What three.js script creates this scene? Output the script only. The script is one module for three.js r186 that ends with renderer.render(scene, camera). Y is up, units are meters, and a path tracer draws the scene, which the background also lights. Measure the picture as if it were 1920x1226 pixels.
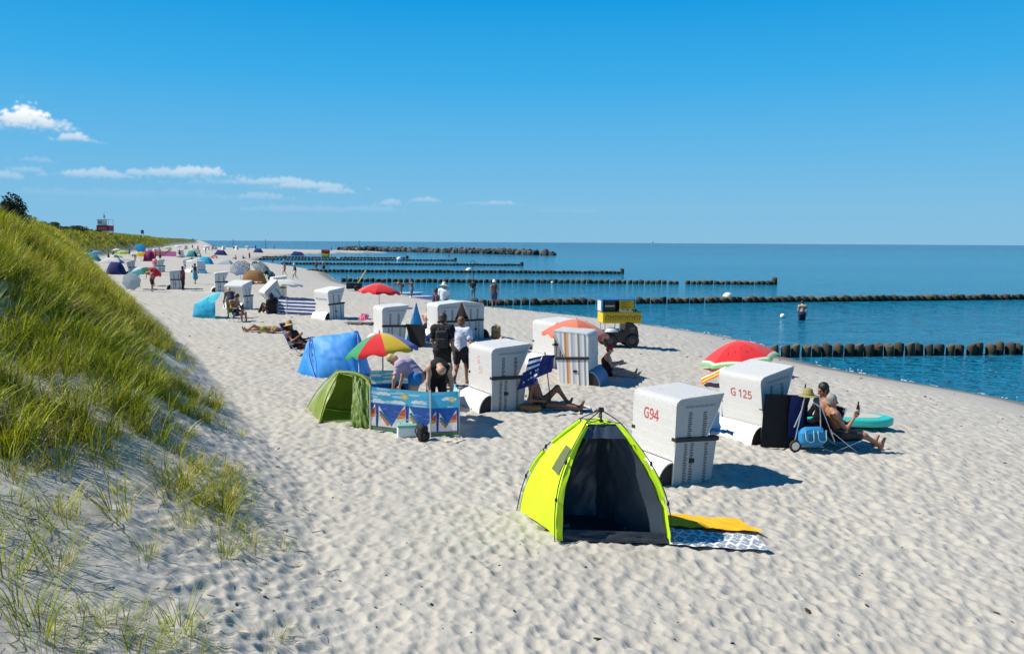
import * as THREE from 'three';
import { mergeGeometries, mergeVertices } from 'three/addons/utils/BufferGeometryUtils.js';
import { RoundedBoxGeometry } from 'three/addons/geometries/RoundedBoxGeometry.js';

// ---------------------------------------------------------------- camera, sky, sun, exposure
const scene = new THREE.Scene();
const camera = new THREE.PerspectiveCamera(44.45, 1920 / 1226, 0.1, 40000);
camera.position.set(0, 4.66, 0);
camera.rotation.order = 'YXZ';
camera.rotation.set(THREE.MathUtils.degToRad(-6.05), 0, THREE.MathUtils.degToRad(0.34));
scene.add(camera);
const renderer = new THREE.WebGLRenderer();
renderer.toneMapping = THREE.LinearToneMapping;
renderer.toneMappingExposure = 1.22;
renderer.shadowMap.enabled = true;

const V = (x, y, z) => new THREE.Vector3(x, y, z);
const clamp = (x, a, b) => Math.min(b, Math.max(a, x));
const lerp = (a, b, t) => a + (b - a) * t;
const sstep = (a, b, x) => { const t = clamp((x - a) / (b - a), 0, 1); return t * t * (3 - 2 * t); };
function rng(seed) { let a = seed >>> 0; return () => { a = (a + 0x6D2B79F5) >>> 0; let t = Math.imul(a ^ (a >>> 15), 1 | a); t = (t + Math.imul(t ^ (t >>> 7), 61 | t)) ^ t; return ((t ^ (t >>> 14)) >>> 0) / 4294967296; }; }
function hash2(x, y, s = 0) { let h = Math.imul(x | 0, 374761393) + Math.imul(y | 0, 668265263) + Math.imul(s | 0, 1442695041); h = Math.imul(h ^ (h >>> 13), 1274126177); h = Math.imul(h ^ (h >>> 16), 0x85ebca6b); return ((h ^ (h >>> 15)) >>> 0) / 4294967296; }
function vnoise(x, y, s = 0) { const i = Math.floor(x), j = Math.floor(y); let u = x - i, v = y - j; u = u * u * (3 - 2 * u); v = v * v * (3 - 2 * v); return lerp(lerp(hash2(i, j, s), hash2(i + 1, j, s), u), lerp(hash2(i, j + 1, s), hash2(i + 1, j + 1, s), u), v); }
function fbm(x, y, o = 4, s = 0) { let a = 0, w = 0.5, t = 0; for (let k = 0; k < o; k++) { a += w * vnoise(x, y, s + k * 17); t += w; x = x * 2.03 + 11.3; y = y * 2.03 + 5.7; w *= 0.5; } return a / t; }

// the sun stands in the west, a little ahead of the camera, 46 degrees up
const sunDir = V(-0.80, 0.86, -0.25).normalize();
const sun = new THREE.DirectionalLight(new THREE.Color(1.0, 0.95, 0.87), 5);
sun.position.copy(sunDir).multiplyScalar(120); sun.target.position.set(0, 0, -25);
sun.castShadow = true; sun.shadow.mapSize.set(4096, 4096);
Object.assign(sun.shadow.camera, { left: -70, right: 70, top: 70, bottom: -70, near: 1, far: 300 });
scene.add(sun, sun.target);

// clear summer sky with a few fair-weather clouds low over the land
{
  const W = 4096, H = 2048, d = new Float32Array(W * H * 4);
  const stops = [[-90, .20, .42, .60], [0, .208, .428, .60], [2.5, .180, .425, .63], [6, .115, .395, .655], [11, .040, .338, .665], [17, .003, .262, .62], [26, .003, .165, .46], [45, .004, .078, .27], [90, .003, .045, .17]];
  const grad = e => { for (let k = 1; k < stops.length; k++) if (e <= stops[k][0]) { const a = stops[k - 1], b = stops[k], t = (e - a[0]) / (b[0] - a[0]); return [1, 2, 3].map(i => lerp(a[i], b[i], t)); } return stops[stops.length - 1].slice(1); };
  // azimuth (degrees from straight ahead, minus = toward the land), elevation of the flat base, half width, height, strength
  const puffs = [[-30.8, 6.9, 1.50, 1.20, 1.00], [-28.95, 6.9, 0.60, 0.40, 0.50], [-28.2, 6.15, 1.00, 0.45, 0.65], [-32.8, 6.55, 0.80, 0.40, 0.35], [-27.3, 4, 1.88, 0.54, 0.48], [-31, 4.1, 1.12, 0.32, 0.26], [-30.5, 4.75, 0.88, 0.36, 0.22], [-32.6, 3.7, 1.50, 0.45, 0.35],
    [-23.5, 4.2, 2.12, 0.54, 0.48], [-21.2, 4.35, 1.75, 0.59, 0.62], [-19.5, 3.8, 2.50, 0.36, 0.20], [-16.4, 3.9, 2.75, 0.54, 0.48], [-14, 3.65, 2.38, 0.45, 0.48], [-12.3, 3.4, 1.25, 0.45, 0.44], [-17.3, 2.9, 1.50, 0.45, 0.26], [-23, 2.9, 4.00, 0.45, 0.10], [-28, 2.8, 3.75, 0.45, 0.10],
    [-8.6, 2.6, 0.80, 0.36, 0.31], [-6.1, 2.85, 1.20, 0.30, 0.31], [-10, 2.2, 2.00, 0.32, 0.17], [-1, 2.7, 1.10, 0.23, 0.34], [-2.6, 2.7, 0.80, 0.18, 0.20], [4, 2.2, 2.20, 0.20, 0.11], [-15, 2.1, 3.75, 0.36, 0.16],
    [-50, 4.8, 3.50, 1.00, 0.60], [-62, 6.15, 4.00, 1.40, 0.70], [-75, 4.6, 5.00, 1.10, 0.60], [-100, 5.15, 5.00, 1.30, 0.60], [-130, 4.6, 6.00, 1.10, 0.60], [-160, 6.15, 4.00, 1.30, 0.60], [150, 4.6, 5.00, 1.00, 0.50], [110, 3.6, 4.00, 0.80, 0.40], [60, 2.6, 4.00, 0.50, 0.30]];
  for (let j = 0; j < H; j++) {
    const el = (j + .5) / H * 180 - 90, base = grad(el);
    if (el <= 1 || el >= 14) { for (let o = j * W * 4, e = o + W * 4; o < e; o += 4) { d[o] = base[0]; d[o + 1] = base[1]; d[o + 2] = base[2]; d[o + 3] = 1; } continue; }
    for (let i = 0; i < W; i++) {
      const a = ((i + .5) / W - .5) * 360;           // atan2(z, x) in degrees
      let az = a + 90; if (az > 180) az -= 360;      // straight ahead is -z
      let c = base;
      {
        let cov = 0, lit = 0;
        for (const [pa, pe, hw, hh, st] of puffs) {
          const dx = (az - pa) / hw, dy = (el - pe) / hh; if (Math.abs(dx) > 1.7 || dy < -1 || dy > 1.8) continue;
          const n = fbm(az * 1.7 + pa, el * 3.1, 5, 5), n2 = fbm(az * 5 + pa, el * 8, 4, 9);
          const top = Math.sqrt(Math.max(0, 1 - dx * dx)) * (0.35 + 1.15 * n);
          const n3 = fbm(az * 13 + pa, el * 17, 3, 15), up = sstep(0, .30, top - dy + (n2 - .5) * .9 + (n3 - .5) * .5), dn = sstep(-.35, .12, dy + (n2 - .5) * .5 + (n3 - .5) * .3);
          const v = up * dn * st * sstep(.12, .5, n2 * .6 + n * .6); if (v > cov) cov = v; lit = Math.max(lit, v * sstep(-.2, .7, dy));
        }
        if (cov > 0) { const cw = [lerp(.50, .86, lit), lerp(.60, .86, lit), lerp(.70, .87, lit)];
        c = c.map((q, k) => lerp(q, cw[k], clamp(cov, 0, .96))); }
      }
      const o = (j * W + i) * 4; d[o] = c[0]; d[o + 1] = c[1]; d[o + 2] = c[2]; d[o + 3] = 1;
    }
  }
  const sky = new THREE.DataTexture(d, W, H, THREE.RGBAFormat, THREE.FloatType);
  sky.mapping = THREE.EquirectangularReflectionMapping; sky.magFilter = THREE.LinearFilter; sky.needsUpdate = true;
  scene.background = sky; scene.environment = sky;
}

// ---------------------------------------------------------------- terrain: shoreline, beach, dune
const spline = (pts, n) => new THREE.CatmullRomCurve3(pts.map(p => V(p[0], 0, p[1])), false, 'centripetal').getPoints(n).map(p => [p.x, p.z]);
const shoreLine = spline([[60, 120], [34, 40], [21, 0], [16.6, -16], [15.2, -23.7], [12.9, -28.2], [11.3, -32.6], [11.6, -37.2], [7.6, -46], [1.6, -54], [-4, -60], [-9.4, -70.6], [-19, -89.6], [-30, -125], [-47, -161], [-63, -197], [-72, -245], [-68, -300], [-50, -336], [-84, -356], [-134, -420], [-205, -560], [-338, -900], [-725, -1900], [-2320, -6000]], 110);
const footLine = spline([[22, 120], [8, 30], [3.2, 6], [0.6, 0], [-2.2, -7], [-4.2, -12.2], [-6.9, -17.5], [-13, -29], [-24.8, -50.4], [-41, -79], [-70, -131], [-108, -220], [-155, -354], [-236, -560], [-356, -900], [-748, -1900], [-2380, -6000]], 80);
function signedDist(line, x, z) {
  let best = 1e18, sg = 1;
  for (let k = 1; k < line.length; k++) {
    const ax = line[k - 1][0], az = line[k - 1][1], cz = line[k][1], lz = az < cz ? az : cz, hz = az < cz ? cz : az, gap = z < lz ? lz - z : z > hz ? z - hz : 0; if (gap * gap > best) continue;
    const bx = line[k][0] - ax, bz = line[k][1] - az, px = x - ax, pz = z - az;
    const t = clamp((px * bx + pz * bz) / (bx * bx + bz * bz), 0, 1), qx = px - bx * t, qz = pz - bz * t, dd = qx * qx + qz * qz;
    if (dd < best) { best = dd; sg = bx * pz - bz * px; }
  }
  return Math.sqrt(best) * (sg > 0 ? 1 : -1);        // plus on the side to the left of the line's run
}
const inland = (x, z) => -signedDist(shoreLine, x, z);
const duneward = (x, z) => -signedDist(footLine, x, z);
const crestTable = [[-2000, 5.5], [-400, 4.3], [-250, 5.0], [-120, 5.0], [-70, 4.4], [-40, 4.1], [-24, 4.25], [-14, 4.1], [-7, 3.4], [0, 3.0], [60, 3]];
const crestHeight = z => { for (let k = 1; k < crestTable.length; k++) if (z <= crestTable[k][0]) { const a = crestTable[k - 1], b = crestTable[k]; return lerp(a[1], b[1], clamp((z - a[0]) / (b[0] - a[0]), 0, 1)); } return 4; };
function landHeight(x, z, s = inland(x, z), f = duneward(x, z)) {
  let h = s < 0 ? Math.max(-1.6, s * 0.10) : 1.06 * (1 - Math.exp(-s / 7.5)) + 0.004 * Math.min(s, 60);
  if (f > -3) {
    const near = sstep(-17, -7, z), w = 6.2 + 3.2 * near, ff = f + 0.5 * (fbm(x * .35, z * .35, 3, 3) - .5) * sstep(-3, 2, f);
    const t = clamp((ff + .7) / w, 0, 1.0), rise = Math.pow(t, 1.25) * (1 - .25 * t * t) / .75;
    h += crestHeight(z) * Math.min(rise, 1) * (1 + .16 * (fbm(x * .13 + 9, z * .13, 3, 7) - .5) * sstep(0, 6, f)) + .35 * (fbm(x * .5, z * .5, 3, 21) - .5) * sstep(0, 3, f);
    h -= .03 * Math.max(0, f - 9) * sstep(9, 20, f) * (f < 60 ? 1 : 60 / f);
  }
  return h + .12 * (fbm(x * .12 + 31, z * .12, 2, 40) - .5) * sstep(2, 6, s);
}
// trampled dry sand: overlapping shallow hollows with crisp rims
function hollows(x, z, size, seed) {
  const wx = x / size + .35 * (vnoise(x * 1.7 / size, z * 1.7 / size, seed + 1) - .5), wz = z / size + .35 * (vnoise(x * 1.7 / size + 9, z * 1.7 / size, seed + 2) - .5);
  const ci = Math.floor(wx), cj = Math.floor(wz); let best = 9;
  for (let i = ci - 1; i <= ci + 1; i++) for (let j = cj - 1; j <= cj + 1; j++) {
    const a = hash2(i, j, seed), dx = wx - i - a, dz = wz - j - hash2(i, j, seed + 5), e = 1 + .5 * (hash2(i, j, seed + 9) - .5);
    const dd = (dx * dx * 1.1 + dz * dz * .8) * e - .25 * hash2(i, j, seed + 13); if (dd < best) best = dd;
  }
  return best;
}
function sandRelief(x, z, s, f, fade) {
  const dry = sstep(1.5, 5, s), open = 1 - .8 * sstep(.3, 2.2, f);
  let r = .10 * open * Math.min(.13, hollows(x, z, .155, 3)) * (.55 + .9 * fbm(x * .7, z * .7, 2, 71)) + .088 * open * Math.min(.15, hollows(x + 3, z + 8, .27, 23)) + .01 * open * hollows(x + 7, z + 3, .09, 11) + .03 * (fbm(x * 1.1, z * 1.1, 2, 60) - .5);
  if (f > -.8) r += sstep(-.8, 1, f) * .05 * (fbm(x * 2.2 + z * .9, z * 2.2, 3, 77) - .5);
  return r * dry * fade;
}

// ---------------------------------------------------------------- shared makers
const names = {};
function numbered(n) { const k = names[n] = (names[n] ?? -1) + 1; return k ? `${n}_${String(k).padStart(3, '0')}` : n; }
function dataTex(n, fn, tile, srgb, m = n) {           // fn(u, v) -> value or [r, g, b], tiling over the unit square
  const d = new Uint8Array(n * m * 4);
  for (let j = 0; j < m; j++) for (let i = 0; i < n; i++) { const c = fn(i / n, j / m), o = (j * n + i) * 4; for (let k = 0; k < 3; k++) d[o + k] = clamp(Math.round(255 * (c.length ? c[k] : c)), 0, 255); d[o + 3] = 255; }
  const t = new THREE.DataTexture(d, n, m, THREE.RGBAFormat); t.wrapS = t.wrapT = THREE.RepeatWrapping; t.magFilter = THREE.LinearFilter; t.minFilter = THREE.LinearMipmapLinearFilter; t.generateMipmaps = true;
  if (srgb) t.colorSpace = THREE.SRGBColorSpace; if (tile) t.repeat.set(1 / tile, 1 / tile); t.needsUpdate = true; return t;
}
// noise that tiles with period p cells
const tnoise = (x, y, p, s) => { const w = q => ((q % p) + p) % p, i = Math.floor(x), j = Math.floor(y); let u = x - i, v = y - j; u = u * u * (3 - 2 * u); v = v * v * (3 - 2 * v); return lerp(lerp(hash2(w(i), w(j), s), hash2(w(i + 1), w(j), s), u), lerp(hash2(w(i), w(j + 1), s), hash2(w(i + 1), w(j + 1), s), u), v); };
const tfbm = (u, v, p, o, s) => { let a = 0, w = .5, t = 0; for (let k = 0; k < o; k++) { a += w * tnoise(u * p, v * p, p, s + k * 31); t += w; p *= 2; w *= .5; } return a / t; };
const std = (color, roughness = .8, o = {}) => { const c = Array.isArray(color) ? new THREE.Color().setRGB(...color) : new THREE.Color(color); return new THREE.MeshStandardMaterial({ color: c, roughness, side: THREE.DoubleSide, ...o }); };
const cloth = (color, through = .35, o = {}) => { const c = Array.isArray(color) ? new THREE.Color().setRGB(...color) : new THREE.Color(color); return new THREE.MeshPhysicalMaterial({ color: c, roughness: .95, transmission: through, thickness: 0, side: THREE.DoubleSide, ...o }); };
function put(name, geo, m, parent) { const o = new THREE.Mesh(geo, m); o.castShadow = o.receiveShadow = true; o.name = parent ? name : numbered(name); (parent || scene).add(o); return o; }
function tag(o, label, category, group) { o.userData.label = label; o.userData.category = category; if (group) o.userData.group = group; return o; }
function thing(name, label, category, x, z, turn = 0, group, lift = 0) { const o = new THREE.Group(); o.name = numbered(name); o.position.set(x, Math.max(-.5, landHeight(x, z)) + lift, z); o.rotation.y = turn; scene.add(o); return tag(o, label, category, group); }
const join = a => mergeGeometries(a.map(g => { g = g.index ? g.toNonIndexed() : g; for (const k of Object.keys(g.attributes)) if (!['position', 'normal', 'uv'].includes(k)) g.deleteAttribute(k); return g; }));

// ---------------------------------------------------------------- sand
const ringGrid = (rs, as, height, tint) => {
  const n = as.length, p = new Float32Array(rs.length * n * 3), uv = new Float32Array(rs.length * n * 2), c = tint ? new Float32Array(rs.length * n * 3) : null, idx = [];
  rs.forEach((r, i) => as.forEach((a, j) => { const o = i * n + j, x = r * Math.sin(a), z = -r * Math.cos(a), h = height(x, z, r); p.set([x, h[0], z], o * 3); uv.set([x, z], o * 2); if (tint) c.set(tint(x, z, h), o * 3); }));
  for (let i = 0; i < rs.length - 1; i++) for (let j = 0; j < n - 1; j++) { const a = i * n + j, b = a + 1, e = a + n, d = e + 1; idx.push(a, b, e, b, d, e); }
  const g = new THREE.BufferGeometry(); g.setAttribute('position', new THREE.BufferAttribute(p, 3)); g.setAttribute('uv', new THREE.BufferAttribute(uv, 2)); if (tint) g.setAttribute('color', new THREE.BufferAttribute(c, 3));
  g.setIndex(idx); g.computeVertexNormals(); return g;
};
const rad = THREE.MathUtils.degToRad;
{
  const rs = [0.8], as = []; while (rs.at(-1) < 4) rs.push(rs.at(-1) * 1.05); while (rs.at(-1) < 30) rs.push(rs.at(-1) * 1.0031); while (rs.at(-1) < 150) rs.push(rs.at(-1) * 1.011); while (rs.at(-1) < 9000) rs.push(rs.at(-1) * 1.035);
  for (let a = -180; a < -37; a += 4) as.push(rad(a)); for (let a = -37; a < 37; a += .135) as.push(rad(a)); for (let a = 37; a <= 184; a += 4) as.push(rad(Math.min(a, 180)));
  const g = ringGrid(rs, as, (x, z, r) => { const s = inland(x, z), f = duneward(x, z); return [landHeight(x, z, s, f) + (r < 150 ? sandRelief(x, z, s, f, 1 - .6 * sstep(30, 140, r)) : 0), s, f]; },
    (x, z, [, s, f]) => { const far = sstep(70, 120, -z) * sstep(.6, 2.2, f + 1.6 * (fbm(x * .16, z * .16, 3, 93) - .5)); if (far > 0) { const k = fbm(x * .35, z * .35, 3, 94); return [lerp(.9, lerp(.16, .42, k), far), lerp(.9, lerp(.22, .46, k), far), lerp(.9, .05, far)]; } const wet = 1 - sstep(.5, 1.5, s + 1.1 * (fbm(x * .25, z * .25, 3, 90) - .5)), damp = 1 - sstep(1.2, 3.2, s + 2 * (fbm(x * .4, z * .4, 3, 91) - .5)), q = .94 + .12 * fbm(x * .6, z * .6, 3, 92); const m = lerp(1, .80, damp * .6) * lerp(1, .42, wet) * q; return [m, m * lerp(1, .97, wet), m * lerp(1, .9, wet)]; });
  const grain = dataTex(1024, (u, v) => { const a = tfbm(u, v, 64, 4, 1), b = tfbm(u, v, 8, 4, 2), k = hash2(Math.floor(u * 1024), Math.floor(v * 1024), 8); const q = .86 + .1 * (a - .5) + .10 * (b - .5) + .06 * (k - .5) - (k > .996 ? .3 : 0); return [q, q * .985, q * .955]; }, 2.3, false);
  const bump = dataTex(1024, (u, v) => .5 * tfbm(u, v, 6, 3, 3) + .35 * tfbm(u, v, 24, 3, 4) + .15 * tfbm(u, v, 128, 2, 5), 2.7, false);
  const m = new THREE.MeshStandardMaterial({ color: new THREE.Color().setRGB(.485, .462, .405), roughness: .95, map: grain, bumpMap: bump, bumpScale: .014, vertexColors: true });
  const o = put('beach_sand', g, m); o.userData.kind = 'structure';
}
// ---------------------------------------------------------------- sea
{
  const rs = [6], as = []; while (rs.at(-1) < 400) rs.push(rs.at(-1) * 1.012); while (rs.at(-1) < 26000) rs.push(rs.at(-1) * 1.06);
  for (let a = -180; a < -40; a += 5) as.push(rad(a)); for (let a = -40; a < 40; a += .25) as.push(rad(a)); for (let a = 40; a <= 185; a += 5) as.push(rad(Math.min(a, 180)));
  const g = ringGrid(rs, as, (x, z, r) => [r > 500 ? 0 : .035 * (fbm(x * .22, z * .5, 3, 50) - .5) * (1 - sstep(200, 500, r)), 0],
    (x, z) => { const slicks = fbm(x * .004 + 3, z * .016, 4, 52), fine = fbm(x * .02, z * .09, 3, 53), deep = sstep(-120, -900, z - Math.min(0, x) * .3), q = lerp(1.08, .62, deep) * lerp(.74, 1.22, .75 * slicks + .25 * fine); return [q, q, lerp(q, 1, .2)]; });  // sheen of wind slicks and a darker far sea painted into the colour
  const slope = (h, n, k) => dataTex(n, (u, v) => { const e = 1 / n, dx = (h(u + e, v) - h(u - e, v)) * k, dy = (h(u, v + e) - h(u, v - e)) * k, l = Math.hypot(dx, dy, 1); return [.5 - .5 * dx / l, .5 - .5 * dy / l, .5 + .5 / l]; }, 0, false);
  const crest = (u, v, p, s) => 1 - Math.abs(2 * tfbm(u + .06 * tfbm(v, u, p, 2, s + 70), v, p, 3, s) - 1);
  const nm = slope((u, v) => crest(u, v, 12, 100) + .5 * crest(u, v, 40, 130), 1024, 26); nm.repeat.set(1 / 26, 1 / 11);
  const bm = dataTex(1024, (u, v) => .6 * crest(u, v, 10, 160) + .4 * tfbm(u, v, 48, 3, 190), 0, false); bm.repeat.set(1 / 9.7, 1 / 4.1); bm.rotation = .25;
  const m = new THREE.MeshPhysicalMaterial({ color: new THREE.Color().setRGB(.009, .145, .245), roughness: .12, ior: 1.33, specularIntensity: .5, vertexColors: true, normalMap: nm, normalScale: new THREE.Vector2(.38, .38), bumpMap: bm, bumpScale: .03 });
  const o = put('sea', g, m); o.userData.kind = 'structure';
}

// ---------------------------------------------------------------- dune grass
function bladeGeo(list) {                              // list of {x, z, az, len, lean, droop, w, col, tw}
  const P = [], N = [], C = [], I = [];
  for (const b of list) {
    const dx = Math.cos(b.az), dz = Math.sin(b.az), sx = Math.cos(b.az + Math.PI / 2 + b.tw), sz = Math.sin(b.az + Math.PI / 2 + b.tw), S = 5, at = P.length / 3;
    let px = b.x, py = -.04, pz = b.z, ang = b.lean;
    for (let k = 0; k <= S; k++) {
      const t = k / S, w = b.w * .5 * (k === S ? .12 : 1 - .55 * t * t), nx = -Math.sin(ang) * 0 + dx * -Math.cos(ang), ny = Math.sin(ang), nz = dz * -Math.cos(ang);
      P.push(px - sx * w, py, pz - sz * w, px + sx * w, py, pz + sz * w); N.push(nx, ny, nz, nx, ny, nz); C.push(...b.col, ...b.col);
      if (k < S) { const e = at + k * 2; I.push(e, e + 1, e + 2, e + 1, e + 3, e + 2); }
      const st = b.len / S; px += dx * Math.sin(ang) * st; pz += dz * Math.sin(ang) * st; py += Math.cos(ang) * st; ang += b.droop / S * (.4 + 1.2 * t);
    }
  }
  const g = new THREE.BufferGeometry(); g.setAttribute('position', new THREE.Float32BufferAttribute(P, 3)); g.setAttribute('normal', new THREE.Float32BufferAttribute(N, 3)); g.setAttribute('color', new THREE.Float32BufferAttribute(C, 3)); g.setIndex(I); return g;
}
const bladeMat = new THREE.MeshPhysicalMaterial({ color: 0xffffff, vertexColors: true, roughness: .75, side: THREE.DoubleSide, transmission: .42, thickness: 0 });
bladeMat.roughness = .8; bladeMat.specularIntensity = .25;
function tuft(seed, n, spread, len, width, dry = .1, splay = 1) {
  const r = rng(seed), L = [];
  for (let k = 0; k < n; k++) {
    const a = r() * 6.283, q = Math.sqrt(r()) * spread, d = r() < dry, az = a + (r() - .5) * 1.6;
    const g = .45 + 1.05 * r(), col = d ? [.42 * g, .35 * g, .12 * g] : r() < .45 ? [.38 * g, .41 * g, .010 * g] : [.215 * g, .28 * g, .008 * g];
    L.push({ x: Math.cos(a) * q, z: Math.sin(a) * q, az, len: len * (.55 + .6 * r()), lean: (.05 + .38 * r()) * splay, droop: (.3 + 1.15 * r() * r()) * splay, w: width * (.7 + .6 * r()), col, tw: (r() - .5) * 1.5 });
  }
  return bladeGeo(L);
}
{
  const kinds = [tuft(1, 46, .16, .62, .0115, .14, 1.6), tuft(2, 50, .22, .54, .012, .22, 2.1), tuft(3, 38, .13, .72, .0105, .1, 1.4), tuft(4, 56, .28, .46, .0125, .30, 2.4)];
  const far = [tuft(5, 46, .45, .95, .035, .08), tuft(6, 52, .6, .85, .04, .14)];
  const spots = kinds.map(() => []), farSpots = far.map(() => []), r = rng(77);
  const cols = (x, z) => { const t = fbm(x * .3, z * .3, 3, 33), g = .72 + .55 * r(); return [g * lerp(.85, 1.35, t), g * lerp(.95, 1.08, t), g * .95]; };
  const bands = [[7.5, 20, 25], [20, 36, 20], [36, 75, 12], [75, 160, 3.4], [160, 420, .8], [420, 900, .1]];
  for (const [r0, r1, dens] of bands) {
    const a0 = rad(-38), a1 = rad(-12), n = Math.round(dens * .5 * (a1 - a0) * (r1 * r1 - r0 * r0));
    for (let k = 0; k < n; k++) {
      const a = lerp(a0, a1, r()), d = Math.sqrt(lerp(r0 * r0, r1 * r1, r())), x = d * Math.sin(a), z = -d * Math.cos(a), u = r(), f = duneward(x, z);
      if (f < -.5 || f > (d > 75 ? 26 : 13)) continue;
      const strip = sstep(-11.2, -10.4, z) * (1 - sstep(-8.9, -8.0, z)) * sstep(-.1, .3, f) * (1 - sstep(.75, 1.2, f)), near = sstep(-11.2, -9.2, z - 2.0 * (f - 1.5)) * (1 - .3 * strip), bare = fbm(x * .42 + 3, z * .42, 3, 55), patch = fbm(x * .9, z * .9, 2, 57);
      const keep = sstep(-.5, .7, f + .9 * (patch - .5)) * lerp(1, .03, near) * (1 - .92 * sstep(.53, .63, bare) * (1 - sstep(2.4, 4.4, f)) * (d < 40 ? 1 : .4));
      if (u > keep) continue;
      const s = lerp(.55, 1.15, r()) * lerp(.6, 1, sstep(-.3, 1.8, f)) * lerp(.8, 1.15, fbm(x * .8 + 40, z * .8, 2, 58));
      (d > 75 ? farSpots[k % 2] : spots[Math.floor(r() * 4) % 4]).push([x, z, s, r() * 6.283, cols(x, z)]);
    }
  }
  const m4 = new THREE.Matrix4(), q = new THREE.Quaternion(), col = new THREE.Color(), lean = new THREE.Quaternion();
  [[kinds, spots, 'near'], [far, farSpots, 'far']].forEach(([ks, sp]) => ks.forEach((g, i) => {
    const o = new THREE.InstancedMesh(g, bladeMat, sp[i].length); o.name = numbered('dune_grass'); o.castShadow = o.receiveShadow = true;
    sp[i].forEach(([x, z, s, a, c], k) => { q.setFromAxisAngle(V(0, 1, 0), a); const la = fbm(x * .25 + 70, z * .25, 2, 59) * 9 + a * .12; lean.setFromAxisAngle(V(Math.sin(la), 0, -Math.cos(la)), .12 + .3 * fbm(x * .5 + 20, z * .5, 2, 61)); q.premultiply(lean); m4.compose(V(x, landHeight(x, z) - .03, z), q, V(s, s * .95, s)); o.setMatrixAt(k, m4); o.setColorAt(k, col.setRGB(...c)); });
    o.userData.kind = 'stuff'; o.userData.label = 'long green marram grass blowing on the dune slope'; scene.add(o);
  }));
  // clumps that stand singly on the bare slope
  const single = [[-3.9, -6.6, 1.05], [-4.3, -7, .95], [-3.85, -9.4, .8], [-3.45, -9.3, .85], [-4.3, -9.6, .8], [-4.0, -10.3, .75], [-3.0, -8.05, .8], [-2.8, -8.3, .75], [-3.0, -5.85, .9], [-2.65, -6.1, .85], [-2.04, -6.5, .6], [-3.25, -5.85, .7], [-3.6, -5.65, .9], [-4.85, -9.2, .9], [-4.6, -9.55, .9], [-4.4, -7.5, .6], [-3.65, -9.0, .65], [-3.2, -9.0, .6], [-3.75, -9.85, .7], [-4.9, -8.4, .7], [-2.62, -8.75, .5], [-3.5, -7.4, .7], [-3.25, -8.6, .85], [-3.55, -8.3, .6], [-3.9, -8.9, .9], [-4.1, -9.1, .8], [-3.4, -9.7, .8], [-3.6, -10.1, .85], [-2.9, -8.6, .7], [-2.45, -5.9, .6], [-3.35, -5.4, 1.0], [-3.1, -5.2, .8], [-2.75, -5.6, .9], [-4.05, -6.2, 1.1], [-4.5, -6.6, 1.0], [-4.7, -7.2, .9], [-5.1, -8.9, .95], [-5.0, -9.4, .9], [-4.45, -8.6, .7]];
  const gs = [tuft(21, 50, .15, .60, .008, .2, 2.2), tuft(22, 40, .18, .62, .0075, .3, 2.7), tuft(23, 70, .25, .46, .0075, .25, 2.4)], proto = [];
  single.forEach(([x, z, s], k) => { const o = put('grass_clump', gs[k % 3], bladeMat); o.position.set(x, landHeight(x, z) - .01, z); o.rotation.y = k * 2.4; o.scale.setScalar(s); tag(o, 'loose clump of thin green dune grass rooted in the bare sand slope', 'grass clump', 'grass clumps on the bare dune slope'); });
  // dead stalks, twigs and root threads lying on the slope
  const tw = []; const rr = rng(5);
  for (let k = 0; k < 420; k++) { const z = -4.5 - rr() * 8.5, fx = -2.2 - (Math.abs(z) - 7) * .42, x = fx + .9 - rr() * 3.4, f = duneward(x, z); if (f < -1.4) continue; const L = .05 + .3 * rr() * rr(), a = rr() * 6.28; tw.push([x, landHeight(x, z) + sandRelief(x, z, 20, f, 1) + .008, z, L, a, rr()]); }
  const g = new THREE.CylinderGeometry(.0024, .0014, 1, 4); g.rotateZ(Math.PI / 2);
  const im = new THREE.InstancedMesh(g, std([.09, .06, .035], .9), tw.length); im.name = 'twigs';
  tw.forEach(([x, y, z, L, a, v], k) => { q.setFromEuler(new THREE.Euler(0, a, (v - .35) * .5)); m4.compose(V(x, y, z), q, V(L, 1 + v, 1 + v)); im.setMatrixAt(k, m4); });
  im.userData.kind = 'stuff'; im.userData.label = 'thin dead stalks and roots strewn on the dune slope'; im.castShadow = im.receiveShadow = true; scene.add(im);
}
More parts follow.
